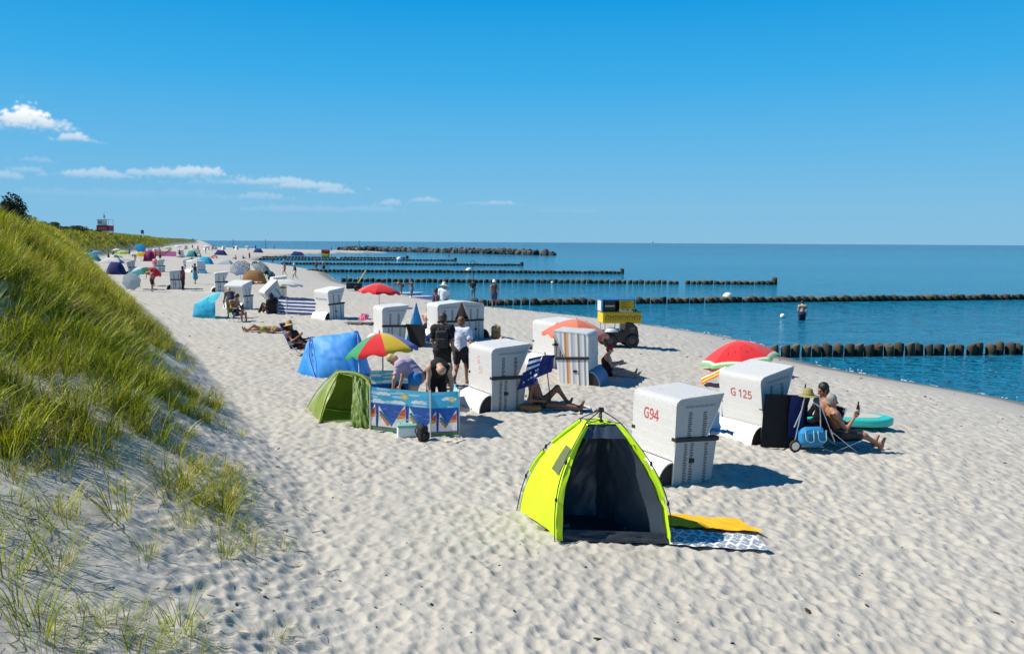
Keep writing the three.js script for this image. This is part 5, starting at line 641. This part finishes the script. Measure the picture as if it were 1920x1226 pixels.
const eyeM = std([.015, .012, .01], .3), lipM = std([.35, .10, .08], .5);
// look: skin, hair, long, wear [[kind, colour]], hat colour, w (girth), tall
function person(label, x, z, turn, poseName, look, o = {}) {
  const t = thing('person', label, 'person', x, z, rad(turn), o.group, o.lift || 0); if (o.y !== undefined) t.position.y = o.y;
  const s = (look.tall || 1.72) / 1.75, w = look.w || 1, J = {}; for (const [k, v] of Object.entries({ ...POSE[poseName], ...(o.joints || {}) })) J[k] = v.slice();
  const dist = Math.hypot(x, z), cell = clamp(dist * .0009, .013, .06), near = dist < 27, kk = .05;
  const up = V(...J.hea).sub(V(...J.nec)).normalize(), crown = V(...J.hea).addScaledVector(up, .045), q = new THREE.Quaternion().setFromUnitVectors(V(0, 1, 0), up), face = V(...(o.look || [1, 0, 0])).normalize(); face.addScaledVector(up, -face.dot(up)).normalize(); const ear = face.clone().cross(up).normalize(), hp = (f, u, r) => V(...J.hea).addScaledVector(face, f).addScaledVector(up, u).addScaledVector(ear, r).toArray();
  const foot = (k, a) => { const an = J[a], kn = J[k], sh = V(...an).sub(V(...kn)).normalize(), f = V(1, 0, 0).addScaledVector(sh, -sh.x * (poseName === 'lie' || poseName === 'lounge' || poseName === 'recline' || poseName === 'sit' ? .9 : .4)); if (f.length() < .3) f.set(.2, 1, 0); if (['lie', 'lounge', 'recline'].includes(poseName)) f.set(.3, .9, 0); f.normalize().multiplyScalar(.16); const toe = [an[0] + f.x, Math.max(.035, an[1] + f.y - (Math.abs(f.y) < .05 ? .05 : 0)), an[2] + f.z]; return [[an[0] - .03, Math.max(.04, an[1] - .04), an[2]], toe, .04, .03]; };
  const caps = [[J.lsh, J.rsh, .085 * w, .085 * w], [J.che, J.pel, .125 * w, .125 * w], [mix3(J.lhi, J.pel, .2), mix3(J.rhi, J.pel, .2), .115 * w, .115 * w], [J.nec, J.che, .055, .10], [J.nec, mix3(J.nec, J.hea, .6), .052, .055],
    [J.lsh, J.lel, .056, .042], [J.lel, J.lwr, .042, .028], [J.rsh, J.rel, .056, .042], [J.rel, J.rwr, .042, .028], [J.lhi, J.lkn, .092 * w, .058], [J.lkn, J.lan, .056, .036], [J.rhi, J.rkn, .092 * w, .058], [J.rkn, J.ran, .056, .036], foot('lkn', 'lan'), foot('rkn', 'ran')];
  const headCaps = [[hp(.0, -.01, 0), hp(-.012, .055, 0), .078, .088], [hp(.03, -.065, 0), hp(.045, -.085, 0), .05, .034], [hp(.085, .012, 0), hp(.102, -.03, 0), .011, .017], [hp(-.01, -.01, .082), hp(-.012, .02, .084), .014, .017], [hp(-.01, -.01, -.082), hp(-.012, .02, -.084), .014, .017], [hp(.074, .032, .035), hp(.074, .032, -.035), .012, .012], [J.nec, hp(-.02, -.05, 0), .052, .055]];
  const hand = (el, wr, side) => { const d = V(...J[wr]).sub(V(...J[el])).normalize(); if (o.hands && o.hands[side > 0 ? 1 : 0]) d.fromArray(o.hands[side > 0 ? 1 : 0]).normalize(); let sd = V(1, 0, 0).addScaledVector(d, -d.x); if (sd.length() < .3) sd = V(0, 1, 0).addScaledVector(d, -d.y); sd.normalize(); const nrm = d.clone().cross(sd).normalize().multiplyScalar(side), p = V(...J[wr]), at = (f, l, n) => p.clone().addScaledVector(d, f).addScaledVector(sd, l).addScaledVector(nrm, n).toArray(), C = [[at(.0, 0, 0), at(.07, .012, 0), .024, .024], [at(.02, 0, 0), at(.075, -.018, 0), .022, .022]];
    [[.026, .068], [.009, .076], [-.009, .071], [-.026, .056]].forEach(([l, L]) => { const a = at(.08, l, 0), m = at(.08 + L * .5, l * 1.1, -.008), e = at(.08 + L * .86, l * 1.15, -.030); C.push([a, m, .0098, .009], [m, e, .009, .0075]); }); C.push([at(.02, .022, 0), at(.05, .045, -.012), .012, .0105], [at(.05, .045, -.012), at(.078, .052, -.024), .0105, .0085]); return C; };
  const handsC = [hand('lel', 'lwr', -1), hand('rel', 'rwr', 1)];
  let geo;
  if (near) geo = mergeGeometries([meshCaps(caps, cell, kk), meshCaps(headCaps, .006, .02), ...handsC.map(c => meshCaps(c, .0055, .006))]);
  else geo = meshCaps([...caps, ...headCaps.slice(0, 2), headCaps[6], ...handsC.flatMap(c => [[c[0][0], c[2][1], .026, .02]])], cell, kk);
  const body = put('body', geo, SKIN[look.skin ?? 0], t);
  const hairC = look.hair && [[hp(-.012, .03, 0), hp(-.022, .07, 0), .083, .090], [hp(-.04, -.01, 0), hp(-.02, .05, 0), .070, .085], ...(look.long ? [[hp(-.06, .0, 0), hp(-.075, -.14, 0), .075, .055], [hp(-.02, .0, .06), hp(-.03, -.11, .065), .035, .03], [hp(-.02, .0, -.06), hp(-.03, -.11, -.065), .035, .03]] : [])];
  if (hairC) { const fr = V(...hp(.098, .02, 0)); const g = netMesh((a, b, c) => { let d = 9; for (const k of hairC) d = smin(d, capD(k, a, b, c) - .008, .02); if (near) d += .004 * (fbm(a * 60 + c * 40, b * 30, 2, 3) - .5) * 2; return Math.max(d, .105 - Math.hypot(a - fr.x - face.x * .02, b - fr.y + .045, c - fr.z - face.z * .02)); }, J.hea.map((v, i) => v - (i === 1 ? .26 : .22)), J.hea.map(v => v + .22), near ? .0085 : Math.max(.02, cell)); put('hair', g, hairs[look.hair], t); }
  if (near) { put('eyes', join([.03, -.03].map(r => ball(.0095, ...hp(.079, .018, r), 1, 1, 1, 8))), eyeM, body).userData.kind = 'stuff'; put('mouth', ball(.016, ...hp(.080, -.052, 0), .5, .35, 1.2, 8), lipM, body); }
  for (const [kind, col] of look.wear || []) put(kind === 'tee' ? 'shirt' : kind, meshCaps(WEAR[kind](J, w), near ? Math.min(cell, .013) : cell, .05, kind === 'dress' ? .016 : .013, near ? .022 : 0), wearM(col), t);
  if (look.hat) { const h = globalThis.hatGeo(t, 0, 0, 0, 1.12, wearM(look.hat), look.cap ? .13 : .2); h.quaternion.copy(q); h.position.copy(V(...hp(-.01, .055, 0))); }
  t.scale.setScalar(s); return t;
}
const P = {};
// ---------------------------------------------------------------- the people, one by one
person('person in a black T-shirt and trousers walking away along the beach', -1.72, -19.6, 84, 'walk', { skin: 1, hair: 'brown', wear: [['tee', [.006, .006, .007]], ['trousers', [.005, .005, .006]]], tall: 1.84, w: 1.08 });
person('person in a white shirt and dark shorts walking away, carrying shoes', -1.30, -20.1, 80, 'walk', { skin: 1, hair: 'auburn', wear: [['tee', [.62, .66, .76]], ['shorts', [.02, .02, .025]]], tall: 1.72, w: 1.02 }, { joints: { rwr: [.02, .92, .34], rel: [-.08, 1.14, .30] } });
person('fair haired person in a lilac shirt and blue briefs bending inside the windbreak', -2.05, -16.25, 168, 'bend', { skin: 3, hair: 'blond', wear: [['tee', [.46, .34, .44]], ['briefs', [.02, .20, .50]]], tall: 1.68, w: 1.18 }, { look: [1, -.4, 0], joints: { hea: [.42, 1.24, 0], nec: [.28, 1.20, 0], che: [.12, 1.12, 0], lsh: [.20, 1.16, -.18], rsh: [.20, 1.16, .18], lel: [.30, .88, -.26], rel: [.30, .88, .26], lwr: [.36, .64, -.22], rwr: [.36, .64, .22] } });
person('bald person in black bending forward inside the windbreak', -1.55, -16.3, -75, 'bend', { skin: 3, wear: [['vest', [.006, .006, .007]], ['trousers', [.005, .005, .006]]], tall: 1.80, w: 1.1 }, { look: [.5, -1, 0] });
person('person leaning back at the wicker chair, knees drawn up, in a yellow cap', .62, -17.42, -6, 'recline', { skin: 2, hair: 'brown', wear: [['briefs', [.02, .02, .025]]], hat: [.78, .58, .02], cap: 1, tall: 1.76, w: 1.05 }, { joints: { che: [-.12, .46, 0], nec: [-.14, .66, 0], hea: [-.12, .82, 0], lsh: [-.14, .58, -.18], rsh: [-.14, .58, .18] } });
person('red haired person in a black swimsuit sitting and reading beside the striped chair', 2.72, -22.35, -4, 'sit', { skin: 3, hair: 'red', wear: [['suit', [.008, .008, .01]]], tall: 1.66 }, { joints: { lkn: [.44, .18, -.12], rkn: [.46, .20, .12], lan: [.84, .07, -.12], ran: [.88, .07, .14] } });
person('dark haired bare chested person sitting beside the pull cart', 5.92, -15.15, 196, 'chair', { skin: 1, hair: 'black', wear: [['shorts', [.02, .03, .08]]], tall: 1.78, w: 1.08 }, { look: [1, 0, .2], lift: -.22 });
person('grey haired person lounging in the folding chair, holding a bottle', 6.20, -14.72, -6, 'lounge', { skin: 1, hair: 'grey', wear: [['shorts', [.05, .05, .055]]], tall: 1.66, w: 1.1 }, { joints: { hea: [-.20, .94, 0], nec: [-.20, .79, 0], che: [-.15, .62, 0], lsh: [-.19, .72, -.18], rsh: [-.19, .72, .18], lel: [-.08, .46, -.27], lwr: [.12, .5, -.2], rwr: [.16, .68, .22], rel: [.0, .44, .28], lkn: [.38, .32, -.11], rkn: [.40, .30, .11], lan: [.70, .10, -.14], ran: [.74, .10, .10] }, hands: [null, [.3, .95, 0]] });
person('person in a straw hat sitting in the striped folding chair with a book', -6.62, -24.95, -18, 'lounge', { skin: 2, hair: 'brown', long: 1, wear: [['suit', [.05, .022, .014]]], hat: [.50, .36, .16], tall: 1.72, w: 1.1 });
person('sunbather in a green bikini lying on a pale towel', -9.75, -31.35, 186, 'lie', { skin: 1, hair: 'brown', wear: [['briefs', [.25, .30, .04]], ['bra', [.25, .30, .04]]], tall: 1.70 });
person('bare backed person sitting in the green camping chair', -12.25, -35.35, -30, 'chair', { skin: 1, hair: 'black', wear: [['shorts', [.01, .015, .05]]], tall: 1.76, w: 1.1 }, { lift: -.1, joints: { hea: [.08, 1.18, 0], nec: [.0, 1.05, 0], che: [-.04, .84, 0] } });
person('person in a swimsuit stooping behind the cyan shelter', -13.15, -37.2, 120, 'bend', { skin: 1, hair: 'blond', wear: [['suit', [.02, .03, .06]]], tall: 1.68 }, { joints: { hea: [.30, 1.32, 0], nec: [.2, 1.25, 0], che: [.08, 1.12, 0], lsh: [.14, 1.20, -.18], rsh: [.14, 1.20, .18] } });
person('dark clad person crouching beside the tipped beach chair', -11.95, -39.6, 150, 'sit', { skin: 2, hair: 'black', long: 1, wear: [['tee', [.008, .008, .01]], ['trousers', [.008, .008, .01]]], tall: 1.9, w: 1.2 });
person('bare backed person sitting on the sand near the purple dress', -3.62, -34.0, 60, 'sit', { skin: 3, hair: 'grey', wear: [['shorts', [.02, .02, .03]]], tall: 1.74 });
person('person in a dark purple dress standing near the open brown chair', -3.35, -34.9, 20, 'stand', { skin: 2, hair: 'brown', wear: [['dress', [.045, .02, .09]]], tall: 1.66 });
person('person in a white shirt and cream hat standing behind the beach chairs', -3.30, -38.5, 70, 'stand', { skin: 3, hair: 'grey', wear: [['tee', [.62, .70, .74]], ['shorts', [.05, .25, .30]]], hat: [.72, .66, .50], tall: 1.75, w: 1.1 });
person('child lying on the sand behind the wicker chair, legs raised', .0, -27.3, 200, 'lie', { skin: 3, hair: 'brown', wear: [['briefs', [.4, .1, .1]]], tall: 1.7 }, { joints: { lkn: [.42, .50, -.10], lan: [.72, .20, -.1] } });
person('person in a white cap and blue shorts standing at the water edge', -1.15, -51.2, 100, 'stand', { skin: 1, hair: 'grey', wear: [['shorts', [.03, .06, .16]], ['vest', [.10, .055, .04]]], hat: [.75, .75, .72], cap: 1, tall: 1.78 });
person('person standing on the groyne piles with a fishing net', -2.9, -58.9, 70, 'stand', { skin: 1, hair: 'black', wear: [['shorts', [.10, .28, .38]], ['tee', [.012, .012, .02]]], tall: 1.5 }, { y: .42 });
person('small child wading in the shallow water', -5.35, -64.6, 30, 'stand', { skin: 1, hair: 'black', wear: [['shorts', [.62, .52, .62]]], tall: 1.15 }, { y: -.12 });
person('person wading with arms held out toward the float', -8.0, -63.6, 190, 'stand', { skin: 2, hair: 'brown', wear: [['shorts', [.14, .16, .22]]], tall: 1.80 }, { joints: { lel: [.30, 1.34, -.2], lwr: [.55, 1.32, -.2], rel: [.26, 1.28, .2], rwr: [.5, 1.22, .2] }, y: -.05 });
person('person bending over the white board at the water edge', -9.5, -68.4, 200, 'bend', { skin: 1, hair: 'brown', wear: [['briefs', [.04, .04, .06]]], tall: 1.74 }, { y: .05 });
person('bathing person in dark trunks standing knee deep in the sea', 17.85, -49.0, 75, 'stand', { skin: 3, hair: 'black', wear: [['shorts', [.012, .016, .05]]], tall: 1.80, w: 1.08 }, { y: -.58, joints: { hea: [.14, 1.58, 0], nec: [.09, 1.45, 0], che: [.05, 1.26, 0] } });
person('bare legged person striding along the far sand', -26.3, -92.5, 195, 'walk', { skin: 1, hair: 'brown', wear: [['briefs', [.3, .1, .08]]], tall: 1.72 });
person('person in a white hat and dark top striding along the far sand', -22.8, -84, 195, 'walk', { skin: 1, hair: 'grey', wear: [['vest', [.02, .03, .04]], ['shorts', [.6, .55, .45]]], hat: [.75, .75, .75], cap: 1, tall: 1.72 });
person('tanned person of the pair standing at the fourth groyne', -29.3, -119.6, 60, 'stand', { skin: 2, hair: 'brown', wear: [['briefs', [.02, .02, .03]]], tall: 1.78 }); person('pale person of the pair standing at the fourth groyne', -28.1, -119.2, 100, 'stand', { skin: 3, hair: 'blond', wear: [['shorts', [.05, .05, .06]], ['bra', [.05, .05, .05]]], tall: 1.72 });
person('person in black with a teal skirt bending beside the dotted parasols', -21.3, -70.4, 170, 'bend', { skin: 2, hair: 'black', wear: [['tee', [.01, .012, .014]], ['dress', [.03, .12, .15]]], tall: 1.8, w: 1.1 });
person('brown skinned person sitting on the sand beside the dotted parasols', -20.6, -69.2, 120, 'sit', { skin: 2, hair: 'brown', wear: [['briefs', [.03, .02, .02]]], tall: 1.8 }); person('person in blue trunks lying before the ochre shelter', -22.4, -69.0, 180, 'lie', { skin: 3, hair: 'brown', wear: [['shorts', [.03, .05, .12]]], tall: 1.75 });
person('person in a purple top and dark trousers standing by the beach chair', -24.0, -58.2, 10, 'stand', { skin: 2, hair: 'black', wear: [['tee', [.14, .035, .07]], ['trousers', [.02, .01, .015]]], tall: 1.75, w: 1.15 }); person('bare chested child standing in dark shorts beside the red parasol', -25.3, -56.1, 40, 'stand', { skin: 1, hair: 'black', wear: [['shorts', [.015, .015, .018]]], tall: 1.6 });
person('person in red shorts stooping beneath the red parasol', -28.0, -62.2, 160, 'bend', { skin: 1, hair: 'brown', wear: [['shorts', [.5, .03, .03]]], tall: 1.75 }); person('person in black with a light blue bag behind the red parasol', -26.3, -66.3, 30, 'stand', { skin: 2, hair: 'black', wear: [['tee', [.01, .012, .014]], ['dress', [.05, .30, .42]]], tall: 1.7 });
person('person in a pink shirt standing by the leaning beach chair', -37.6, -84.2, 60, 'stand', { skin: 1, hair: 'black', wear: [['tee', [.72, .22, .24]], ['shorts', [.5, .4, .4]]], tall: 1.9 });
[[-63.5, -189, 'sit'], [-61, -186, 'stand'], [-54.5, -182, 'sit'], [-51.5, -186, 'bend'], [-57, -201, 'stand']].forEach(([x, z, p], k) => person('distant bather on the sand near the sixth groyne', x, z, k * 70, p, { skin: 1 + k % 2, hair: 'black', wear: [['shorts', [[.02, .02, .03], [.4, .05, .05], [.05, .1, .3], [.5, .5, .5], [.02, .02, .02]][k]]], tall: 1.75 }, { group: 'distant bathers near the sixth groyne' }));
[[-118, -296], [-111, -298], [-103, -297], [-96, -300], [-92, -310], [-62, -318], [-58, -322], [-70, -310]].forEach(([x, z], k) => person('far off person standing on the sand spit', x, z, k * 50, k % 3 ? 'stand' : 'walk', { skin: 1 + k % 2, hair: 'black', wear: [['shorts', [.02, .02, .03]], ['tee', [[.02, .02, .03], [.4, .05, .05], [.6, .6, .6]][k % 3]]], tall: 1.8 }, { group: 'far off people on the sand spit' }));
[[-66.5, -132, 'stand'], [-64.6, -131, 'sit'], [-68.2, -137, 'stand'], [-62.6, -133, 'bend'], [-60.2, -137, 'stand'], [-66.8, -150, 'stand'], [-72.5, -165, 'sit'], [-69.4, -168, 'lie'], [-73, -176, 'stand'], [-77, -178, 'bend'], [-85, -178, 'stand'], [-68.5, -176, 'sit'], [-64, -160, 'lie'], [-88, -200, 'stand'], [-92, -215, 'sit'], [-86, -225, 'stand'], [-98, -262, 'stand']].forEach(([x, z, p], k) => person('distant bather among the far parasols and shelters', x, z, k * 83, p, { skin: 1 + k % 2, hair: ['black', 'brown', 'blond'][k % 3], wear: [['shorts', [[.02, .02, .03], [.4, .05, .05], [.05, .1, .3], [.5, .5, .5]][k % 4]], ...(k % 2 ? [['tee', [[.6, .6, .58], [.5, .08, .1], [.03, .03, .04], [.1, .3, .4]][k % 4]]] : [])], tall: 1.75 }, { group: 'distant bathers among the far parasols' }));
person('person sitting upright far out on the empty sand', -59, -171, 200, 'sit', { skin: 2, hair: 'black', wear: [['briefs', [.02, .02, .02]]], tall: 1.8 }); person('person in the water far out by the breakwater', -20, -252, 90, 'stand', { skin: 1, hair: 'black', wear: [['tee', [.5, .05, .3]]], tall: 1.75 }, { y: -.9 });
// ---------------------------------------------------------------- their chairs and things
{
  const al = std([.55, .56, .58], .3, { metalness: .85 }), dk = std([.012, .016, .025], .8), blk = std([.008, .008, .009], .6);
  const foldChair = (label, x, z, turn, seatM, o = {}) => { const t = thing('folding_chair', label, 'chair', x, z, rad(turn), null, o.lift ?? -.02), h = o.h ?? .24, bx = o.bx ?? -.52, by = o.by ?? .98; for (const s of [-.29, .29]) { put('leg', bar([-.25, 0, s], [.28, h + .04, s], .012), al, t); put('leg', bar([.25, 0, s], [-.28, h + .2, s], .012), al, t); put('armrest', box(.5, .03, .05, 0, h + .22, s, .012), blk, t); put('back_post', bar([-.2, h, s], [bx, by, s], .012), al, t); } put('seat', patch([-.22, h, .28], [.30, h + .03, .28], [.30, h + .03, -.28], [-.22, h, -.28], { bulge: -.05, dir: [0, 1, 0], n: 10, m: 10 }), seatM, t); put('backrest', patch([-.21, h + .02, .28], [bx - .01, by, .28], [bx - .01, by, -.28], [-.21, h + .02, -.28], { bulge: .04, n: 12, m: 10 }), seatM, t); put('crossbar', join([bar([bx, by, -.29], [bx, by, .29], .012)]), al, t); return t; };
  foldChair('dark folding chair holding the grey haired person', 6.20, -14.72, -6, dk, { h: .22, bx: -.46, by: .84 }); foldChair('folding chair holding the dark haired person beside the cart', 5.92, -15.15, 196, dk, { h: .26, bx: -.40, by: .72 });
  const st = cloth('#ffffff', .3, { map: canvasTex(64, 128, (x, w, h) => { for (let k = 0; k < 7; k++) { x.fillStyle = ['#13235c', '#e9ebee', '#13235c', '#d79fc2', '#e9ebee', '#7a1e2a', '#13235c'][k]; x.fillRect(k * 9.2, 0, 9.4, h); } }) });
  foldChair('folding beach chair in navy, white and pink stripes behind the blue shelter', -6.62, -24.95, -18, st, { h: .22, bx: -.60, by: 1.02 }); foldChair('lime green camping chair beside the cyan shelter', -12.25, -35.35, -30, std([.25, .50, .03], .8), { h: .40, bx: -.32, by: .98 });
  const bt = thing('beer_bottle', 'dark bottle held up by the grey haired person', 'bottle', 6.40, -14.52, 0, null, .70); put('body', new THREE.LatheGeometry([[.001, 0], [.031, .002], [.032, .13], [.022, .17], [.013, .2], [.013, .25], [.001, .252]].map(p => new THREE.Vector2(...p)), 12), std([.02, .009, .003], .15), bt); put('label', new THREE.CylinderGeometry(.033, .033, .06, 12, 1, true).translate(0, .075, 0), std([.4, .35, .2], .7), bt);
  const bk = thing('book', 'open book in the hands of the red haired person', 'book', 3.14, -22.4, 0, null, .36); put('page', patch([-.1, 0, -.14], [.1, .05, -.14], [.1, .05, .0], [-.1, 0, .0], { bulge: .01, n: 6, m: 6 }), std('#ddd8cc', .9), bk); put('page', patch([-.1, 0, .0], [.1, .05, .0], [.1, .05, .14], [-.1, 0, .14], { bulge: .01, n: 6, m: 6 }), std('#ddd8cc', .9), bk); put('cover', patch([-.11, -.012, -.15], [.11, .04, -.15], [.11, .04, .15], [-.11, -.012, .15], { n: 6, m: 6 }), dk, bk);
  const cu = thing('cushion', 'tan cushion under the person leaning at the wicker chair', 'cushion', .42, -17.25, -.2, null, .05); put('pad', new RoundedBoxGeometry(.5, .16, .34, 4, .075), std([.36, .17, .05], .9), cu); put('piping', new THREE.TorusGeometry(.2, .008, 6, 24).scale(1.15, .75, 1).rotateX(Math.PI / 2), std([.3, .14, .04], .9), cu);
  const hb = thing('carried_bag', 'dark bag hanging from the hand of the person in the white shirt', 'bag', -.98, -20.12, .3, null, .52); put('body', new RoundedBoxGeometry(.34, .30, .18, 4, .07).translate(0, .06, 0), std([.012, .012, .016], .8), hb); put('shoe', new THREE.CapsuleGeometry(.045, .16, 4, 8).rotateZ(1.2).translate(-.04, .2, .08), std([.5, .5, .52], .8), hb); put('handle', tube([[-.08, .2, 0], [0, .36, 0], [.08, .2, 0]], .01, 12, 5), std([.02, .02, .02], .8), hb);
  const np = thing('landing_net', 'landing net on a thin pole held by the person on the groyne', 'net', -2.75, -58.7); np.position.y = .6; put('pole', bar([0, 0, 0], [-.15, 2.3, 0], .02), blk, np); put('hoop', new THREE.TorusGeometry(.18, .02, 6, 18).translate(-.16, 2.5, 0), blk, np);
  const bp = thing('backpack', 'black backpack worn by the person in the black T-shirt', 'bag', -1.71, -19.42, rad(84)); bp.position.y += 1.10; put('body', new RoundedBoxGeometry(.15, .44, .30, 4, .06).translate(-.02, .15, 0), std([.010, .010, .012], .7), bp); for (const s of [-.1, .1]) put('strap', tube([[.05, .36, s], [.12, .42, s], [.22, .30, s]], .018, 10, 5), blk, bp); put('pocket', new RoundedBoxGeometry(.06, .2, .22, 3, .025).translate(-.11, .08, 0), std([.02, .02, .022], .7), bp);
  const sh = thing('swim_ring', 'orange swim ring lying on the far sand', 'swim ring', -64, -172, 0, null, .08); put('tube', new THREE.TorusGeometry(.55, .16, 10, 24).rotateX(Math.PI / 2 - .5).translate(0, .2, 0), std([.75, .28, .16], .5), sh); put('valve', ball(.04, .5, .4, 0, 1, 1, 1, 8), std([.8, .8, .8], .5), sh);
}

renderer.render(scene, camera);
